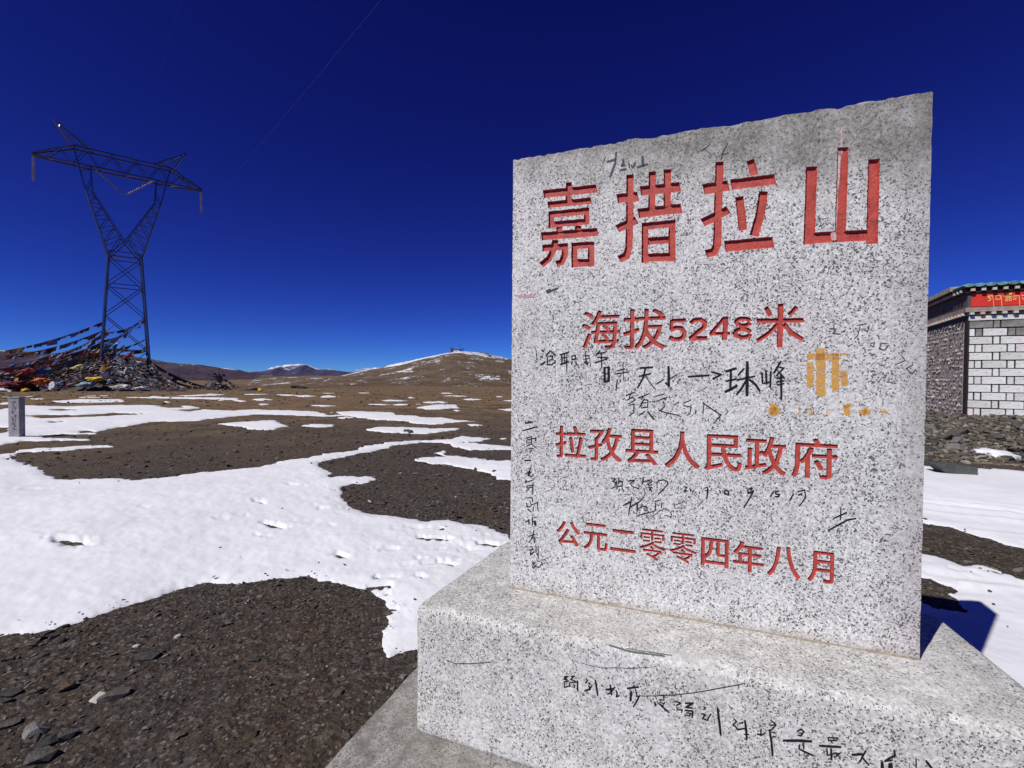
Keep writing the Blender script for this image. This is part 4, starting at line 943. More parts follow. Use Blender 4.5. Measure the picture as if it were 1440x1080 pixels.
for k in range(190):
    p = bank_point(-11.0, -.6, -1.5, 4.5); s = rgb_.uniform(.08, .22) if k > 14 else rgb_.uniform(.22, .34)
    o = bpy.data.objects.new('rubble_stone', stock[k % 10]); COL.objects.link(o)
    o.location = (p[0], p[1], bz(*p) + s * .12); o.scale = (s, s * rgb_.uniform(.6, 1), s * rgb_.uniform(.8, 1.6)); o.rotation_euler = (rgb_.uniform(-.7, .7), rgb_.uniform(-.7, .7), rgb_.uniform(0, 6.3))
    tag(o, 'rough brown grey stone in the rubble bank in front of the painted building', 'stone', 'stones of the rubble bank')
for i, me in enumerate(stock): me.materials.append(M[('rock_grey', 'rock_dark', 'rock_grey', 'rock_pale', 'rock_grey')[i % 5]])
pp, ss, cc = [], [], []
for k in range(11000):
    p = bank_point(-11.6, -.3, -3.0, 6.0); s = rgb_.uniform(.02, .085) ** 1; pp.append((p[0], p[1], bz(*p) + s * .2)); ss.append(s)
    b0 = rgb_.uniform(.6, 1.5); cc.append(np.array(rgb_.choice([(.15, .122, .095), (.105, .085, .066), (.16, .145, .105), (.06, .055, .05), (.22, .20, .17)])) * b0)
tag(link('rubble', scatter_mesh('rubble', np.array(pp), ss, cc, 8, 1.5), M['gravel']), 'small broken stones covering the bank below the painted building', 'rubble', kind='stuff')
# a scrap of snow left in the bank
bm = bmesh.new(); r = bmesh.ops.create_icosphere(bm, subdivisions=3, radius=1); p = on_z(1402, 636, .15)[:2]
for v in r['verts']:
    d = 1 + .5 * mnoise.noise(v.co * 2.2); v.co = Vector((v.co.x * .30 * d, v.co.y * .30 * d, v.co.z * .07 * d))
me = bpy.data.meshes.new('snow_scrap'); bm.to_mesh(me); bm.free(); me.polygons.foreach_set('use_smooth', [True] * len(me.polygons))
o = link('snow_scrap', me, M['snow']); o.location = (p[0], p[1], bz(*p) + .10); o.rotation_euler = (.1, .1, -.5); tag(o, kind='structure')

# ------------------------------------------------------------------ the building
M['white_brick'] = None
m, nt, b = new_mat('white_painted_stone'); n = N(nt)
w0 = n.mix(n.ramp(n.noise(3, 6, .7), [(.35, 0), (.65, 1)]), (.68, .68, .66), (.82, .82, .80))
w0 = n.mix(n.ramp(n.noise(9, 6, .75, n.map((1, 1, 2.5))), [(.52, 0), (.66, .75)]), w0, (.26, .25, .235))
rn = n.ramp(n.objrand(), [(0, (.80, .80, .77)), (.3, (.95, .95, .94)), (.7, (1, 1, 1)), (1, (.92, .84, .84))])
nt.links.new(n.mix(1.0, w0, rn, 'MULTIPLY'), b.inputs['Base Color']); b.inputs['Roughness'].default_value = .85; n.bump(n.noise(12, 6, .7), .7, .02, b); M['white_brick'] = m
M['grey_brick'] = plain('bare_grey_stone', (.22, .215, .20), .9, var=.45, nscale=4, bumpd=.02)
M['joint'] = plain('dark_painted_joint', (.022, .020, .020), .9)
M['dark_wood'] = plain('black_brown_timber', (.020, .014, .014), .7, var=.4)
M['side_band'] = plain('dark_maroon_plaster', (.085, .065, .07), .85, var=.3, nscale=2)
M['ledge'] = plain('weathered_ledge', (.30, .23, .20), .9, var=.4, nscale=5)
M['red_panel'] = plain('red_signboard', (.58, .035, .02), .5, var=.12, nscale=2)
M['turq'] = plain('turquoise_roof_tile', (.16, .34, .36), .6, var=.5, nscale=7)
M['gold'] = plain('yellow_lettering', (.86, .62, .16), .5, var=.1)
M['beam_end'] = None
m, nt, b = new_mat('painted_beam_end'); n = N(nt)
nt.links.new(n.ramp(n.objrand(), [(0, (.42, .50, .42)), (.3, (.55, .42, .30)), (.55, (.50, .50, .46)), (.8, (.55, .33, .33))], 'CONSTANT'), b.inputs['Base Color']); b.inputs['Roughness'].default_value = .8; M['beam_end'] = m
M['terrace'] = plain('concrete_terrace', (.34, .30, .25), .95, var=.3, nscale=3, bumpd=.02)
bld = empty('stone_building', (BC[0], BC[1], 0), -BR_)
tag(bld, 'single storey Tibetan style building with white painted block facade and red signboard', 'building')
L, W = 7.5, 9.0
def fz(ypx): return CAM_H + (532.8 - ypx) * 17 / F
Z0, ZB1 = .20, 3.64
mb = MB(); mb.box(.02, L, .02, W, -.4, ZB1); mb.build('wall', M['joint'], bld)
# facade blocks: alternate courses
rows = 12; ph = (ZB1 - Z0) / rows; stock_b = {}
rb = random.Random(4)
def brick_mesh(wd, var):
    key = (round(wd, 2), var)
    if key not in stock_b:
        bm = bmesh.new(); r = bmesh.ops.create_cube(bm, size=1)
        for v in r['verts']: v.co = Vector((v.co.x * wd, v.co.y * .05, v.co.z * (ph - .035)))
        bmesh.ops.bevel(bm, geom=bm.edges[:], offset=.008, segments=1, affect='EDGES')
        for v in bm.verts: v.co += mnoise.noise_vector(v.co * 4 + Vector((var * 7, 0, 0))) * .006
        me = bpy.data.meshes.new('brick'); bm.to_mesh(me); bm.free(); stock_b[key] = me
    return stock_b[key]
for r_ in range(rows):
    x = .02; seq = [.64, .19, .70, .22, .64, .21] if r_ % 2 else [.17, .19, .64, .20, .64, .22]; i = 0
    while x < L - .05:
        wd = min(seq[i % len(seq)] if i < 2 else [.66, .20][(i + (0 if r_ % 2 else 0)) % 2], L - x)
        if wd > .08:
            me = brick_mesh(wd - rb.choice((.028, .036, .046)), rb.randint(0, 2)); grey = r_ == rows - 1 or (r_ == rows - 2 and rb.random() < .5)
            o = bpy.data.objects.new('brick', me); COL.objects.link(o); o.parent = bld
            if not me.materials: me.materials.append(M['white_brick'])
            if grey: o.material_slots[0].link = 'OBJECT'; o.material_slots[0].material = M['grey_brick']
            o.location = (x + wd / 2, .02 - .018 + rb.uniform(-.004, .004), Z0 + ph * (r_ + .5) + rb.uniform(-.005, .005)); o.rotation_euler = (rb.uniform(-.02, .02), rb.uniform(-.009, .009), 0)
        x += wd; i += 1
mb = MB(); mb.box(-.02, .02, -.02, .05, -.3, ZB1); mb.box(-.02, .03, -.01, .3, -.3, ZB1 - .001); mb.build('corner_strip', M['dark_wood'], bld)
mb = MB(); mb.box(-.05, L, -.14, .0, -.4, Z0 - .02); mb.build('footing', M['terrace'], bld, bev=.02)
# side wall of rough river stones
rs = random.Random(8); SV = MB()
M['cobble'] = rock_mat('side_wall_stone', (.085, .075, .075), (.20, .175, .165))
m, nt, b = new_mat('side_wall_stones'); n = N(nt)
nt.links.new(n.mix(1.0, n.attr('tint'), n.mix(n.noise(14, 4), .55, 1.4), 'MULTIPLY'), b.inputs['Base Color']); b.inputs['Roughness'].default_value = .9; M['cobbles'] = m
pp, ss, cc = [], [], []
zc = .05
while zc < ZB1 - .05:
    yc = .3
    while yc < W:
        s = rs.uniform(.06, .105); yc += s * .95
        pp.append((rs.uniform(-.03, .03), yc + rs.uniform(-.03, .03), zc + rs.uniform(-.03, .03))); ss.append(s); b0 = rs.uniform(.6, 1.3); cc.append(np.array(rs.choice([(.40, .35, .31), (.34, .29, .26), (.48, .43, .39), (.25, .21, .19), (.42, .33, .32)])) * b0); yc += s * .85
    zc += rs.uniform(.13, .19)
sm = scatter_mesh('wall_stones', np.array(pp), ss, cc, 21, 1.6); o = link('wall_stones', sm, M['cobbles'], bld); o['kind'] = 'stuff'
mb = MB(); mb.box(-.03, .019, .3, W, -.3, ZB1 - .002); mb.build('side_render', plain('grey_mud_render', (.34, .30, .27), .95, var=.35, nscale=6, bumpd=.03), bld)
# cornice
zl = [fz(443.5), fz(437), fz(432.5), fz(412), fz(404), fz(400.5)]
zl[0] = ZB1 + .17
mb = MB()
for i in range(26):
    x0 = .0 + i * .29; mb.box(x0, x0 + .286, -.05 - .012 * (i % 2), .01, ZB1 + .002, zl[0] - .001)
mb.build('white_coping', M['white_brick'], bld, bev=.006)
mb = MB(); mb.box(-.02, L, -.01, W, ZB1 + .003, zl[0]); mb.build('wall_head', M['dark_wood'], bld)
mb = MB(); mb.box(-.07, L, -.07, W, zl[0] + .001, zl[1] - .05); mb.build('lower_cornice', M['dark_wood'], bld)
mb = MB(); mb.box(-.11, L, -.11, W, zl[1] - .048, zl[2] - .002); mb.build('ledge', M['ledge'], bld, bev=.01)
mb = MB(); mb.box(-.04, L, -.02, W, zl[2], zl[3]); mb.build('frieze', M['side_band'], bld)
mb = MB(); mb.box(-.12, L, -.10, W, zl[3] + .001, zl[4] - .04); mb.build('upper_cornice', M['dark_wood'], bld)
mb = MB(); mb.box(-.20, L, -.20, W, zl[4] - .038, zl[4] + .02); mb.build('eave_board', M['dark_wood'], bld)
for i in range(27):
    mb = MB(); x0 = -.22 + i * .29; mb.tube((x0 + .145, -.24, zl[4] + .045), (x0 + .145, 1.2, zl[4] + .14), .145, 8); 
    o = mb.build('roof_tile', M['turq'], bld); o.scale = (1, 1, 1)
    for v in o.data.vertices: v.co.z = zl[4] + .05 + (v.co.z - zl[4] - .05) * .45
mb = MB(); mb.box(-.28, L, .9, W, zl[4] + .021, zl[5] + .10); mb.build('roof', M['terrace'], bld)
bm = bmesh.new(); r = bmesh.ops.create_cube(bm, size=1)
for v in r['verts']: v.co = Vector((v.co.x * .11, v.co.y * .12, v.co.z * .085))
me_be = bpy.data.meshes.new('beam_end'); bm.to_mesh(me_be); bm.free(); me_be.materials.append(M['beam_end'])
for z, off in ((zl[0] + (zl[1] - zl[0]) * .42, .12), (zl[3] + (zl[4] - zl[3]) * .45, .15)):
    for i in range(26):
        o = bpy.data.objects.new('beam_end', me_be); COL.objects.link(o); o.parent = bld; o.location = (.05 + i * .285, -off + .0, z)
    for i in range(20):
        o = bpy.data.objects.new('beam_end', me_be); COL.objects.link(o); o.parent = bld; o.location = (-off, .15 + i * .34, z); o.rotation_euler = (0, 0, math.pi / 2)
mb = MB(); mb.box(.05, L - .1, -.045, -.021, zl[2] + .03, zl[3] - .02); sign = mb.build('signboard', M['red_panel'], bld)
B3U = np.array([*FD, 0]); B3V = np.array([*SD, 0])
def on_sign(x, y):
    v0 = BC @ SD - .047; d = ray(x, y); t = (v0 - CO @ B3V) / (d @ B3V); p = CO + d * t
    return float((p[:2] - BC) @ FD), float(p[2])
TB = S((1340, 380), 13.5, [
 [(662, 492), (765, 484), 14], [(700, 490), (668, 515), (722, 542), (704, 574), (664, 582), 14], [(742, 492), (768, 560), (780, 700), 9],
 [(803, 486), (905, 480), 14], [(822, 508), (815, 550), (862, 552), 12], [(905, 482), (900, 546), (862, 552), 11], [(918, 478), (930, 682), 10], [(958, 476), (966, 506), 9],
 [(990, 446), (1128, 440), 13], [(1100, 405), (1125, 440), 9], [(1012, 472), (1120, 466), 11], [(988, 500), (1132, 505), 12], [(1000, 530), (1060, 516), (1102, 530), 10],
 [(1020 + 26 * math.cos(a), 562 + 22 * math.sin(a)) for a in np.linspace(0, 6.28, 9)] + [11], [(1090 + 26 * math.cos(a), 556 + 22 * math.sin(a)) for a in np.linspace(0, 6.28, 9)] + [11],
 [(1143, 490), (1232, 485), 13], [(1160, 508), (1155, 554), (1192, 552), (1200, 508), 11], [(1240, 486), (1262, 478), 11], [(1256, 480), (1270, 672), 10],
 [(1298, 482), (1380, 475), 13], [(1310, 520), (1350, 552), (1380, 520), 12]], 10)
mb = MB()
for pts, wd in TB:
    P, Lr, Rr = ribbon(pts, wd, 0, None, 0); k = len(mb.v)
    for a, b_ in zip(Lr, Rr):
        for q in (a, b_):
            u, z = on_sign(q[0], q[1]); mb.v.append((u, -.050, z))
    for i in range(len(P) - 1): mb.f.append([k + 2 * i, k + 2 * i + 2, k + 2 * i + 3, k + 2 * i + 1])
link('lettering', mesh_pd('lettering', mb.v, mb.f), M['gold'], sign)

# ------------------------------------------------------------------ milestone post on the left
pc = on_z(24, 616)
post = empty('stone_post', (pc[0], pc[1], gz(pc[0], pc[1])), .08)
tag(post, 'short square grey stone post with worn carved lettering standing in the snow at far left', 'stone post')
M['post'] = plain('grey_post_stone', (.30, .28, .29), .9, var=.25, nscale=9, bumpd=.01)
mb = MB(); mb.box(-.115, .115, -.075, .075, -.15, .90); mb.build('shaft', M['post'], post, bev=.01)
mb = MB(); mb.box(-.125, .125, -.085, .085, .901, .935); mb.build('cap', M['post'], post, bev=.008)
mb = MB(); rp = random.Random(5)
for k in range(9):
    z = .80 - k * .075
    for j in range(5):
        x0 = rp.uniform(-.055, .02); z0 = z + rp.uniform(-.028, .028)
        if rp.random() < .5: mb.box(x0, x0 + .05, -.0785, -.0762, z0, z0 + .007)
        else: mb.box(x0 + .02, x0 + .028, -.0788, -.0763, z0 - .02, z0 + .022)
mb.build('worn_lettering', plain('dark_letter_strokes', (.10, .085, .10), .9), post)  # short dark strokes stand for the illegible carved characters
# ------------------------------------------------------------------ power pylon
M['steel'] = plain('galvanised_steel', (.17, .175, .20), .30, 1.0, .3, 2)
M['insul'] = plain('brown_grey_insulator', (.34, .32, .34), .4, 0, .2, 3)
M['wire'] = plain('aluminium_wire', (.10, .10, .12), .5, .3, .1, 3)
PL = np.array([-55.8, 54.7]); PR = np.array([-43.1, 65.3]); PC = (PL + PR) / 2; ad = (PR - PL) / np.linalg.norm(PR - PL)
ground0 = gz(PC[0], PC[1])
pyl = empty('power_pylon', (PC[0], PC[1], ground0), math.atan2(ad[1], ad[0]))
tag(pyl, 'tall dark lattice steel power pylon with a V shaped head rising over the prayer flags', 'pylon')
def zp(y): return CAM_H + (524.7 - y) * 60 / F - ground0
bmc = bmesh.new(); r = bmesh.ops.create_cube(bmc, size=1)
for v in r['verts']: v.co.z += .5
me_bar = bpy.data.meshes.new('bar'); bmc.to_mesh(me_bar); bmc.free(); me_bar.materials.append(M['steel'])
def bar(name, p, q, t=.12, parent=None):
    p, q = Vector(p), Vector(q); d = q - p; o = bpy.data.objects.new(name, me_bar); COL.objects.link(o); o.parent = parent or pyl
    o.matrix_local = Matrix.Translation(p) @ d.to_track_quat('Z', 'Y').to_matrix().to_4x4() @ Matrix.Diagonal((t, t, d.length, 1)); return o
zw = zp(366); H0, H1 = 2.55, 1.62
def half(z): return H0 + (H1 - H0) * z / zw
sg = ((-1, -1), (1, -1), (1, 1), (-1, 1))
for sx, sy in sg: bar('leg', (sx * H0, sy * H0, -.3), (sx * H1, sy * H1, zw), .19)
levels = [0, zw * .30, zw * .56, zw * .79, zw]
for a, b_ in zip(levels[:-1], levels[1:]):
    for k in range(4):
        s0, s1 = sg[k], sg[(k + 1) % 4]; ha, hb = half(a), half(b_)
        bar('brace', (s0[0] * ha, s0[1] * ha, a), (s1[0] * hb, s1[1] * hb, b_), .10); bar('brace', (s1[0] * ha, s1[1] * ha, a), (s0[0] * hb, s0[1] * hb, b_), .10)
        hm = half((a + b_) / 2); mx, my = (s0[0] + s1[0]) / 2 * hm, (s0[1] + s1[1]) / 2 * hm
        bar('brace', (s0[0] * (hm * .55) if s0[0] == s1[0] * 1 else (s0[0]) * hm * .5, my if s0[0] != s1[0] else s0[1] * hm * .5, (a + b_) / 2 - (b_ - a) * .22),
            (s0[0] * (hm * .55) if s0[0] == s1[0] * 1 else (s0[0]) * hm * .5, my if s0[0] != s1[0] else s0[1] * hm * .5, (a + b_) / 2 + (b_ - a) * .22), .06) if False else None
for z in (levels[1], levels[3], zw, zw + .55):
    h = half(min(z, zw))
    for k in range(4):
        s0, s1 = sg[k], sg[(k + 1) % 4]; bar('girt', (s0[0] * h, s0[1] * h, z), (s1[0] * h, s1[1] * h, z), .11)
zj, zb, zt_ = zp(281), zp(249), zp(227)
for s in (-1, 1):
    for d in (-1, 1):
        o0, oj, ot = Vector((s * 1.62, d * 1.62, zw)), Vector((s * 3.65, d * .75, zj)), Vector((s * 4.7, d * .7, zt_))
        i0, ij, it = Vector((s * .05, d * 1.2, zw + 2.2)), Vector((s * 3.05, d * .75, zj)), Vector((s * 3.2, d * .7, zb))
        bar('head_chord', o0, oj, .13); bar('head_chord', i0, ij, .12); bar('head_chord', oj, ot, .12); bar('head_chord', ij, it, .12)
        bar('head_chord', Vector((-s * 1.62, d * 1.62, zw)), i0, .12)
        for k in range(5):
            t0, t1 = k / 5, (k + .5) / 5; bar('brace', o0.lerp(oj, t0), i0.lerp(ij, t1), .08); bar('brace', i0.lerp(ij, t1), o0.lerp(oj, (k + 1) / 5), .08)
        for k in range(2): bar('brace', oj.lerp(ot, k / 2), ij.lerp(it, (k + 1) / 2), .08)
    for k in range(1, 5):
        t = k / 5; a = Vector((s * 1.62, -1.62, zw)).lerp(Vector((s * 3.65, -.75, zj)), t); b_ = Vector((s * 1.62, 1.62, zw)).lerp(Vector((s * 3.65, .75, zj)), t); bar('brace', a, b_, .07)
# crossarm
XE = 8.25; beam = []
def top_c(x): return zt_ if abs(x) < 4.7 else zt_ + (zb + .25 - zt_) * (abs(x) - 4.7) / (XE - 4.7)
def dep(x): return .7 if abs(x) < 4.7 else .7 + (.15 - .7) * (abs(x) - 4.7) / (XE - 4.7)
xsb = np.linspace(-XE, XE, 15)
for d in (-1, 1):
    for lo in (0, 1):
        for a, b_ in ((-XE, -4.7), (-4.7, 4.7), (4.7, XE)):
            bar('crossarm_chord', (a, d * dep(a), zb if lo else top_c(a)), (b_, d * dep(b_), zb if lo else top_c(b_)), .15)
    for k in range(14):
        a, b_ = xsb[k], xsb[k + 1]
        p0 = (a, d * dep(a), zb) if k % 2 else (a, d * dep(a), top_c(a)); p1 = (b_, d * dep(b_), top_c(b_)) if k % 2 else (b_, d * dep(b_), zb)
        bar('crossarm_brace', p0, p1, .08)
for k in range(14):
    a, b_ = xsb[k], xsb[k + 1]; d = 1 if k % 2 else -1
    bar('crossarm_brace', (a, d * dep(a), zb), (b_, -d * dep(b_), zb), .08)
zpk = zp(176) + 1.2
for s in (-1, 1):
    tip = Vector((s * 6.5, 0, 31.4 - ground0))
    for d in (-1, 1):
        a, b_ = Vector((s * 4.9, d * .65, zt_)), Vector((s * 2.9, d * .65, zt_)); bar('peak_chord', a, tip, .12); bar('peak_chord', b_, tip, .12)
        for k in range(3): bar('brace', a.lerp(tip, k / 3), b_.lerp(tip, (k + .5) / 3), .07)
# insulator strings
def insulator(p, q, nd=13):
    p, q = Vector(p), Vector(q); mb = MB(); mb.tube(p, q, .03, 5)
    for k in range(nd):
        c = p.lerp(q, (k + 1.2) / (nd + 1.4)); d = (q - p).normalized(); mb.tube(c - d * .04, c + d * .05, .17, 8, .10)
    return mb.build('insulator_string', M['insul'], pyl)
insulator((-XE + .1, 0, zb), (-XE + .1, 0, zb - 3.1)); insulator((XE - .1, 0, zb), (XE - .1, 0, zb - 3.1))
insulator((-2.9, 0, zb), (0, 0, zb - 2.6)); insulator((2.9, 0, zb), (0, 0, zb - 2.6))
# conductors run over the camera to a pylon behind it
P1 = at_depth(410, 140, 37.4); P2 = at_depth(525, 0, 27.5); Rw = np.array([PC[0] + ad[0] * (XE - .1), PC[1] + ad[1] * (XE - .1), ground0 + zb - 3.1])
dirw = (P2 - Rw)[:2]; dirw /= np.linalg.norm(dirw)
for lx, zz, lab in ((XE - .1, zb - 3.1, 'thin power line running from the right end of the pylon over the viewer'), (0, zb - 2.6, 'thin power line hung from the middle of the pylon head'), (-XE + .1, zb - 3.1, 'thin power line hung from the left end of the pylon')):
    a = np.array([PC[0] + ad[0] * lx, PC[1] + ad[1] * lx, ground0 + zz]); pts = []
    for k in range(41):
        s = k / 40 * 160; pts.append(Vector((a[0] + dirw[0] * s, a[1] + dirw[1] * s, a[2] - 1.2 * 4 * (s / 160) * (1 - s / 160) + .6 * s / 160)))
    mb = MB()
    for p, q in zip(pts[:-1], pts[1:]): mb.tube(p, q, .006 if lx > 5 else .0022, 5)
    tag(mb.build('power_line', M['wire']), lab, 'power line', 'power lines')

# ------------------------------------------------------------------ prayer flags
m, nt, b = new_mat('prayer_flag_cloth'); n = N(nt); geo = nt.nodes.new('ShaderNodeNewGeometry'); n.co = geo.outputs['Position']
nt.links.new(n.mix(1.0, n.attr('tint'), n.mix(n.noise(3, 4), .7, 1.25), 'MULTIPLY'), b.inputs['Base Color']); b.inputs['Roughness'].default_value = .9; M['flag'] = m
M['cord'] = plain('dirty_cord', (.06, .055, .06), .9)
FC = [(.40, .07, .05), (.52, .30, .06), (.55, .55, .60), (.10, .17, .42), (.30, .06, .05), (.42, .22, .05), (.05, .08, .24), (.06, .14, .09), (.42, .42, .46), (.34, .11, .05), (.09, .13, .27), (.22, .20, .23), (.10, .09, .12), (.13, .12, .16)]
DC = [(.07, .06, .062), (.10, .09, .095), (.045, .04, .045), (.15, .135, .14), (.26, .25, .27), (.10, .05, .045), (.05, .06, .10), (.05, .045, .05)]
rf = random.Random(17)
def flag_mesh(spec):
    """spec: list of (centre, right vector, drop vector, colour)"""
    v, f, c = [], [], []
    for ce, r, d, col in spec:
        k = len(v); ce, r, d = Vector(ce), Vector(r), Vector(d); nn = r.cross(d).normalized() * r.length * .35
        for i in range(3):
            for j in range(2):
                v.append(tuple(ce + r * (i - 1) * .5 + d * j + nn * (rf.uniform(-1, 1) if j else rf.uniform(-.2, .2)))); c.append(col)
        for i in range(2): f.append((k + 2 * i, k + 2 * i + 2, k + 2 * i + 3, k + 2 * i + 1))
    me = mesh_np('flags', np.array(v), np.array(f), smooth=False); set_color(me, np.array(c)); return me
def flag_string(p, q, sag, label, dens=.55, size=.42, dull=.35, group='strings of prayer flags tied to the pylon'):
    p, q = Vector(p), Vector(q); root = empty('prayer_flag_string', tuple(q)); root.location = tuple(q); Ln = (q - p).length; nn = 18; pts = []
    for k in range(nn + 1):
        t = k / nn; a = p.lerp(q, t); a.z -= sag * 4 * t * (1 - t); pts.append(a - q)
    mb = MB()
    for a, b_ in zip(pts[:-1], pts[1:]): mb.tube(a, b_, .025, 4)
    mb.build('cord', M['cord'], root)
    spec = []; k = max(4, int(Ln / dens))
    for i in range(k):
        t = (i + .5) / k; j = t * nn; a = pts[int(j)].lerp(pts[min(nn, int(j) + 1)], j - int(j)); d = (pts[min(nn, int(j) + 1)] - pts[int(j)]).normalized()
        if rf.random() < .15: continue
        wind = Vector((rf.uniform(-1.6, -.3), rf.uniform(-.6, .6), 0)); s = size * rf.uniform(.6, 1.3)
        col = rf.choice(DC if rf.random() < dull else FC)
        spec.append((a, d * s * 1.2, (Vector((0, 0, -1)) + wind * rf.uniform(0, 1.4)).normalized() * s * rf.uniform(.5, 1), col))
    fo = link('flags', flag_mesh(spec), M['flag'], root); fo['kind'] = 'stuff'
    return tag(root, label, 'prayer flags', group)
def wp(x, y, Y): return Vector(at_depth(x, y, Y))
LFT = [((143, 453), 58, (-40, 500), 50, .6), ((150, 462), 60, (-30, 503), 52, .8), ((145, 470), 58, (20, 512), 55, .7), ((160, 458), 61, (60, 500), 60, .8), ((150, 478), 58, (-20, 520), 50, .7),
       ((155, 485), 60, (30, 526), 54, .6), ((148, 490), 58, (-30, 532), 50, .5), ((170, 480), 62, (70, 520), 60, .6), ((150, 497), 58, (0, 540), 53, .5), ((160, 500), 60, (50, 543), 58, .4), ((148, 505), 57, (20, 545), 52, .4), ((150, 470), 59, (90, 530), 64, .6), ((165, 492), 62, (-10, 525), 60, .6), ((180, 497), 58, (95, 542), 50, .4)]
for k in range(26): LFT.append(((rf.uniform(144, 190), rf.uniform(474, 512)), rf.uniform(56, 62), (rf.uniform(-40, 110), rf.uniform(515, 545)), rf.uniform(50, 62), rf.uniform(.3, .9)))
for i, (a, Ya, b_, Yb, sg_) in enumerate(LFT):
    flag_string(wp(*a, Ya), wp(*b_, Yb), sg_, 'faded multicoloured prayer flag string slanting from the pylon down to the left', .34, .60, .28, 'prayer flag strings on the left of the pylon')
MID = [((144, 468), 57, (203, 450), 62), ((146, 478), 57, (202, 455), 62), ((144, 492), 57, (206, 476), 60), ((150, 500), 56, (205, 488), 62), ((146, 484), 60, (205, 492), 60)]
for i, (a, Ya, b_, Yb) in enumerate(MID):
    flag_string(wp(*a, Ya), wp(*b_, Yb), .4, 'string of ragged prayer flags tied between the legs of the pylon', .45, .45, .5, 'prayer flag strings between the pylon legs')
RGT = [((206, 498), 60, (262, 544), 58, .9), ((207, 505), 60, (250, 546), 56, .7), ((206, 512), 62, (300, 545), 66, 1.0), ((207, 517), 60, (240, 547), 55, .5), ((208, 506), 61, (330, 546), 74, 1.2)]
for i, (a, Ya, b_, Yb, sg_) in enumerate(RGT):
    flag_string(wp(*a, Ya), wp(*b_, Yb), sg_, 'dark weathered prayer flag string sweeping down to the ground right of the pylon', .3, .55, .97, 'dark prayer flag strings on the right of the pylon')

# the great heap of old flags round the pylon foot
def heap_h(px_): return np.interp(px_, [-60, 0, 30, 70, 110, 140, 170, 200, 215, 235, 262], [.4, .9, 1.5, 2.2, 3.2, 3.8, 4.0, 3.4, 2.2, 1.0, .1])
spec = []
mv, cnt = [], 0
for k in range(14000):
    px_ = rf.triangular(-40, 262, 150); Y = 52 + rf.random() ** .8 * 13; g = at_depth(px_, 540, Y); hh = float(heap_h(px_)) * (1 - ((Y - 58.5) / 7.5) ** 2 * .9)
    z = gz(g[0], g[1]) + max(0, hh) * rf.random() ** .7 * rf.uniform(.75, 1.1)
    s = rf.uniform(.14, .34) * (2.2 if rf.random() < .05 else 1); r = Vector((-1, rf.uniform(-.7, .7), rf.gauss(-.35 if px_ < 165 else .5, .22))).normalized() * s * 2.6; d = Vector((rf.uniform(-.4, .4), rf.uniform(-.6, .3), -rf.random() - .2)).normalized() * s * .42
    bright = rf.random() < (.45 if px_ < 150 else .22)
    spec.append(((g[0], g[1], z + .1), r, d, rf.choice(FC) if bright else rf.choice(DC)))
tag(link('prayer_flag_heap', flag_mesh(spec), M['flag']), 'tangled heap of old prayer flags piled round the foot of the pylon', 'prayer flags', kind='stuff')
# dark mound carrying it
xs2 = np.linspace(-60, 268, 90); ys2 = np.linspace(51, 66, 24); v = []
for Y in ys2:
    for px_ in xs2:
        g = at_depth(px_, 540, Y); hh = float(heap_h(px_)) * max(0, 1 - ((Y - 58.5) / 7.5) ** 2) * .72
        v.append((g[0], g[1], gz(g[0], g[1]) - .15 + hh * (1 + .35 * mnoise.noise(Vector((g[0] * .8, g[1] * .8, 3))))))
id_ = np.arange(90 * 24).reshape(24, 90); f = np.stack([id_[:-1, :-1], id_[:-1, 1:], id_[1:, 1:], id_[1:, :-1]], -1).reshape(-1, 4)
M['mound'] = rock_mat('flag_mound', (.04, .034, .032), (.10, .085, .08))
tag(link('flag_mound', mesh_np('flag_mound', np.array(v), f), M['mound']), kind='structure')
# bright bundles lying at the foot of the heap
def bundle(px_, py_, w_, h_, col, label, Y=52, name='cloth_bundle', dirt=True):
    p = at_depth(px_, py_, Y); k = Y / F; bm = bmesh.new(); r = bmesh.ops.create_icosphere(bm, subdivisions=3, radius=1)
    for v in r['verts']:
        d = 1 + .7 * mnoise.noise(v.co * 2.6 + Vector((px_, py_, 0))) + .45 * mnoise.noise(v.co * 8 + Vector((px_, 0, 0)))
        v.co = Vector((v.co.x * w_ / 2 * k * d, v.co.y * w_ / 3 * k * d, v.co.z * h_ / 2 * k * d))
    me = bpy.data.meshes.new(name); bm.to_mesh(me); bm.free(); me.polygons.foreach_set('use_smooth', [True] * len(me.polygons))
    m = bpy.data.materials.get('cloth_%.2f%.2f%.2f' % col) or plain('cloth_%.2f%.2f%.2f' % col, col, .9, var=.45, nscale=3, bumpd=.05)
    o = link(name, me, m); o.location = (p[0], p[1], max(gz(p[0], p[1]) + h_ * k * .3, p[2])); o.rotation_euler = (0, rf.uniform(-.2, .2), rf.uniform(-.4, .4))
    return tag(o, label, 'cloth')
bundle(45, 521, 22, 6, (.40, .05, .05), 'bright red cloth draped on the upper left slope of the flag heap', 53)
bundle(22, 541, 44, 9, (.16, .03, .04), 'long dark red cloth lying at the left foot of the flag heap', 51)
bundle(58, 536, 18, 8, (.50, .14, .04), 'orange red cloth bundle at the left part of the heap foot', 51)
bundle(134, 533, 20, 6, (.60, .38, .05), 'yellow cloth slanting up just left of the pylon leg', 51)
bundle(111, 517, 14, 7, (.50, .48, .18), 'pale yellow green cloth on the middle of the flag heap', 52)
bundle(122, 541, 20, 7, (.20, .33, .42), 'light blue cloth at the foot of the heap left of the pylon', 51)
bundle(36, 549, 9, 5, (.60, .42, .05), 'small yellow cloth on the bare ground in front of the red cloths', 49)
bundle(8, 549, 22, 5, (.60, .60, .62), 'white cloth on the ground at the far left edge', 50)
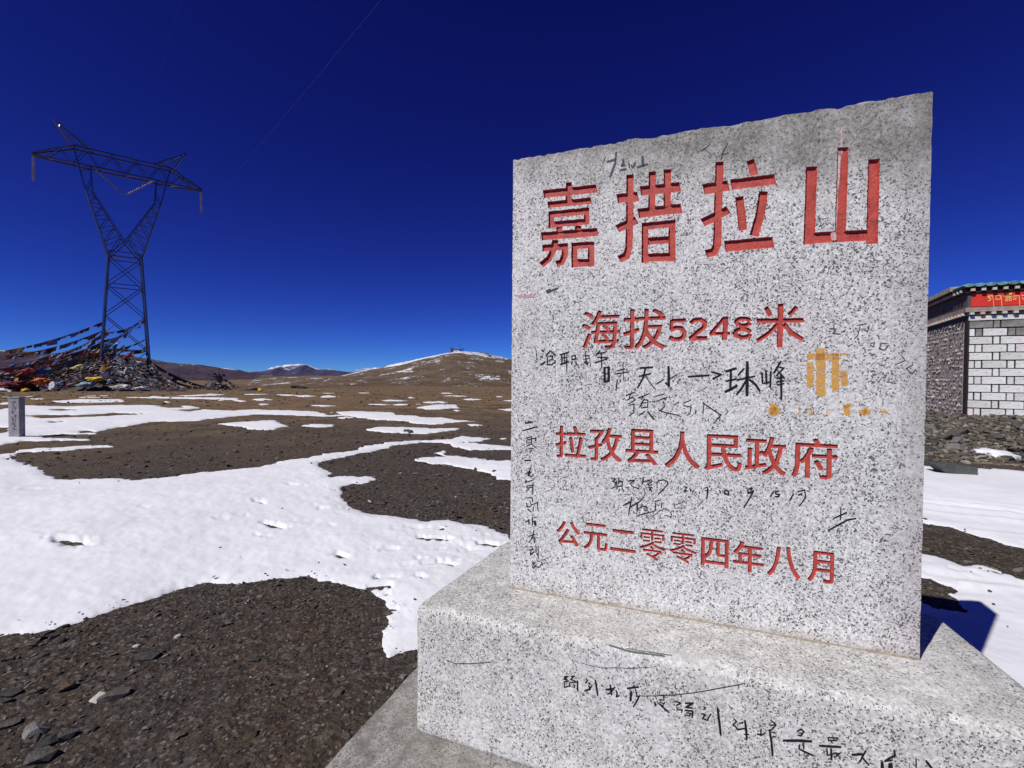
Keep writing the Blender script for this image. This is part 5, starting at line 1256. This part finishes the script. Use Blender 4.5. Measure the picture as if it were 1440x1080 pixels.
bundle(75, 544, 8, 14, (.62, .64, .70), 'upright white cloth at the foot of the flag heap', 50.5)
bundle(172, 545, 22, 8, (.52, .50, .47), 'off white cloth bundle at the foot of the heap below the pylon', 51)
bundle(196, 546, 16, 4, (.58, .57, .56), 'flat white cloth on the ground below the right pylon leg', 51)
bundle(196, 512, 8, 8, (.55, .55, .58), 'white rag caught high on the right pylon leg', 58)
bundle(177, 522, 4, 13, (.42, .40, .40), 'pale board leaning on the heap between the pylon legs', 53)
bundle(352, 548, 22, 4, (.10, .085, .08), 'low dark bundle of old flags on the flat ground right of the small cairn', 60)
bundle(366, 549, 7, 4, (.60, .32, .04), 'small orange cloth right of the low dark bundle', 58)
bundle(420, 546, 20, 5, (.06, .055, .05), 'dark heap of stones at the foot of the stony hill', 70, 'stone_heap')
# small cairn with a flag pole right of the pylon
pc = at_depth(307, 546, 62); cz = gz(pc[0], pc[1])
cairn = empty('flag_cairn', (pc[0], pc[1], cz)); tag(cairn, 'small dark cairn with a short pole and rags, alone right of the pylon', 'cairn')
rc = random.Random(6); cs = []
for _k in range(150):
    _r = 1.5 * rc.random() ** .6; _a = rc.uniform(0, 6.28); cs.append((_r * math.cos(_a), _r * math.sin(_a) * .8, max(.05, 1.75 * (1 - _r / 1.55) ** 1.3) * rc.uniform(.55, 1)))
me = scatter_mesh('stones', np.array(cs), [rc.uniform(.14, .30) for _ in cs], [np.array(rc.choice(DC)) for _ in cs], 4, 1.3)
sto = link('stones', me, M['gravel'], cairn); sto['kind'] = 'stuff'
mb = MB(); mb.tube((0, 0, 0), (.1, 0, 2.9), .07, 6, .05); mb.build('pole', M['cord'], cairn)
fo = link('rags', flag_mesh([((rf.uniform(-.6, .6), rf.uniform(-.4, .4), rf.uniform(.9, 2.3)), Vector((rf.uniform(-1, 1), rf.uniform(-1, 1), .2)).normalized() * .35, Vector((0, rf.uniform(-.4, .4), -1)) * .3, rf.choice(DC)) for _ in range(26)]), M['flag'], cairn); fo['kind'] = 'stuff'
flag_string((pc[0] + .2, pc[1], cz + 2.2), (pc[0] + 3.6, pc[1], cz + .1), .3, 'dark flag string running from the small cairn down to the right', .3, .4, .95, None)
flag_string((pc[0] - .2, pc[1], cz + 1.9), (pc[0] - 2.6, pc[1] - 1, cz + .1), .3, 'dark flag string running from the small cairn down to the left', .3, .35, .95, None)

# ------------------------------------------------------------------ hut and masts on the hill top
M['hut_wall'] = plain('whitewashed_hut', (.55, .55, .55), .9); M['hut_dark'] = plain('dark_hut_timber', (.05, .05, .07), .8)
def hill_at(px_, py_): return at_depth(px_, py_, 300)
p = hill_at(642, 497)
hut = empty('hilltop_hut', tuple(p)); tag(hut, 'tiny white hut with dark roof terrace on the summit of the stony hill', 'hut')
mb = MB(); mb.box(-1.6, 1.8, -1.4, 1.4, -1, 1.9); mb.build('wall', M['hut_wall'], hut)
mb = MB(); mb.box(-1.9, 2.1, -1.5, 1.8, 1.92, 2.5); mb.build('roof', M['hut_dark'], hut)
mb = MB(); mb.box(-.5, .4, -1.47, -1.39, -1, 1.2); mb.build('door', M['hut_dark'], hut)
for (dx, w_, h_) in ((-2.9, 1.2, 3.4), (3.1, 1.0, 3.0)):
    mb = MB(); mb.box(dx - w_ / 2, dx + w_ / 2, -.8, .8, -1.2, h_ - .9); mb.box(dx - w_ * .8, dx + w_ * .8, -.9, .9, h_ - .88, h_); mb.build('wing', M['hut_dark'], hut)
for px_, hgt, lab in ((634, 6.2, 'thin mast left of the hut on the hill summit'), (646, 8.0, 'tall thin antenna mast right behind the hut on the hill summit'), (652, 5.2, 'short mast just right of the hut on the hill summit')):
    q = hill_at(px_, 498); r0 = empty('antenna_mast', tuple(q)); tag(r0, lab, 'mast', 'masts on the hill summit')
    mb = MB(); mb.tube((0, 0, -1), (0, 0, hgt * .8), .13, 6, .08); mb.build('pole', M['hut_dark'], r0)
    mb = MB(); mb.tube((-.9, 0, hgt * .66), (.9, 0, hgt * .66), .08, 4); mb.tube((-.6, 0, hgt * .76), (.6, 0, hgt * .76), .08, 4); mb.build('cross_piece', M['hut_dark'], r0)
for px_, py_, lab in ((676, 498.5, 'small dark rack with rags on the hill crest right of the hut'), (684, 499.5, 'second small dark rack with rags on the hill crest, farther right of the two')):
    q = hill_at(px_, py_ + 2); r0 = empty('rag_rack', tuple(q)); tag(r0, lab, 'frame', 'frames on the hill crest')
    for s in (-1, 1): mb = MB(); mb.tube((s * 1.1, 0, -.8), (s * .8, 0, 2.2), .14, 5); mb.build('post', M['hut_dark'], r0)
    mb = MB(); mb.tube((-1.3, 0, 2.2), (1.3, 0, 2.4), .16, 5); mb.build('rail', M['hut_dark'], r0)
# outcrop stones scattered over the far plain
rg = np.random.RandomState(77); pp, ss, cc = [], [], []
for k in range(900):
    px_ = rg.uniform(-20, 760); Y = 22 * (85 / 22) ** rg.uniform(0, 1); g = at_depth(px_, 540, Y)
    s = rg.uniform(.02, .08) * (1 + Y / 60); pp.append((g[0], g[1], gz(g[0], g[1]) + s * .15)); ss.append(s); cc.append(np.array([(.05, .04, .035), (.09, .07, .05), (.13, .10, .07), (.07, .05, .04)][rg.randint(4)]))
tag(link('scattered_stones', scatter_mesh('scattered_stones', np.array(pp), ss, cc, 31), M['gravel']), 'small stones scattered over the brown plain towards the hill', 'stones', kind='stuff')
print('objects', len(bpy.data.objects))
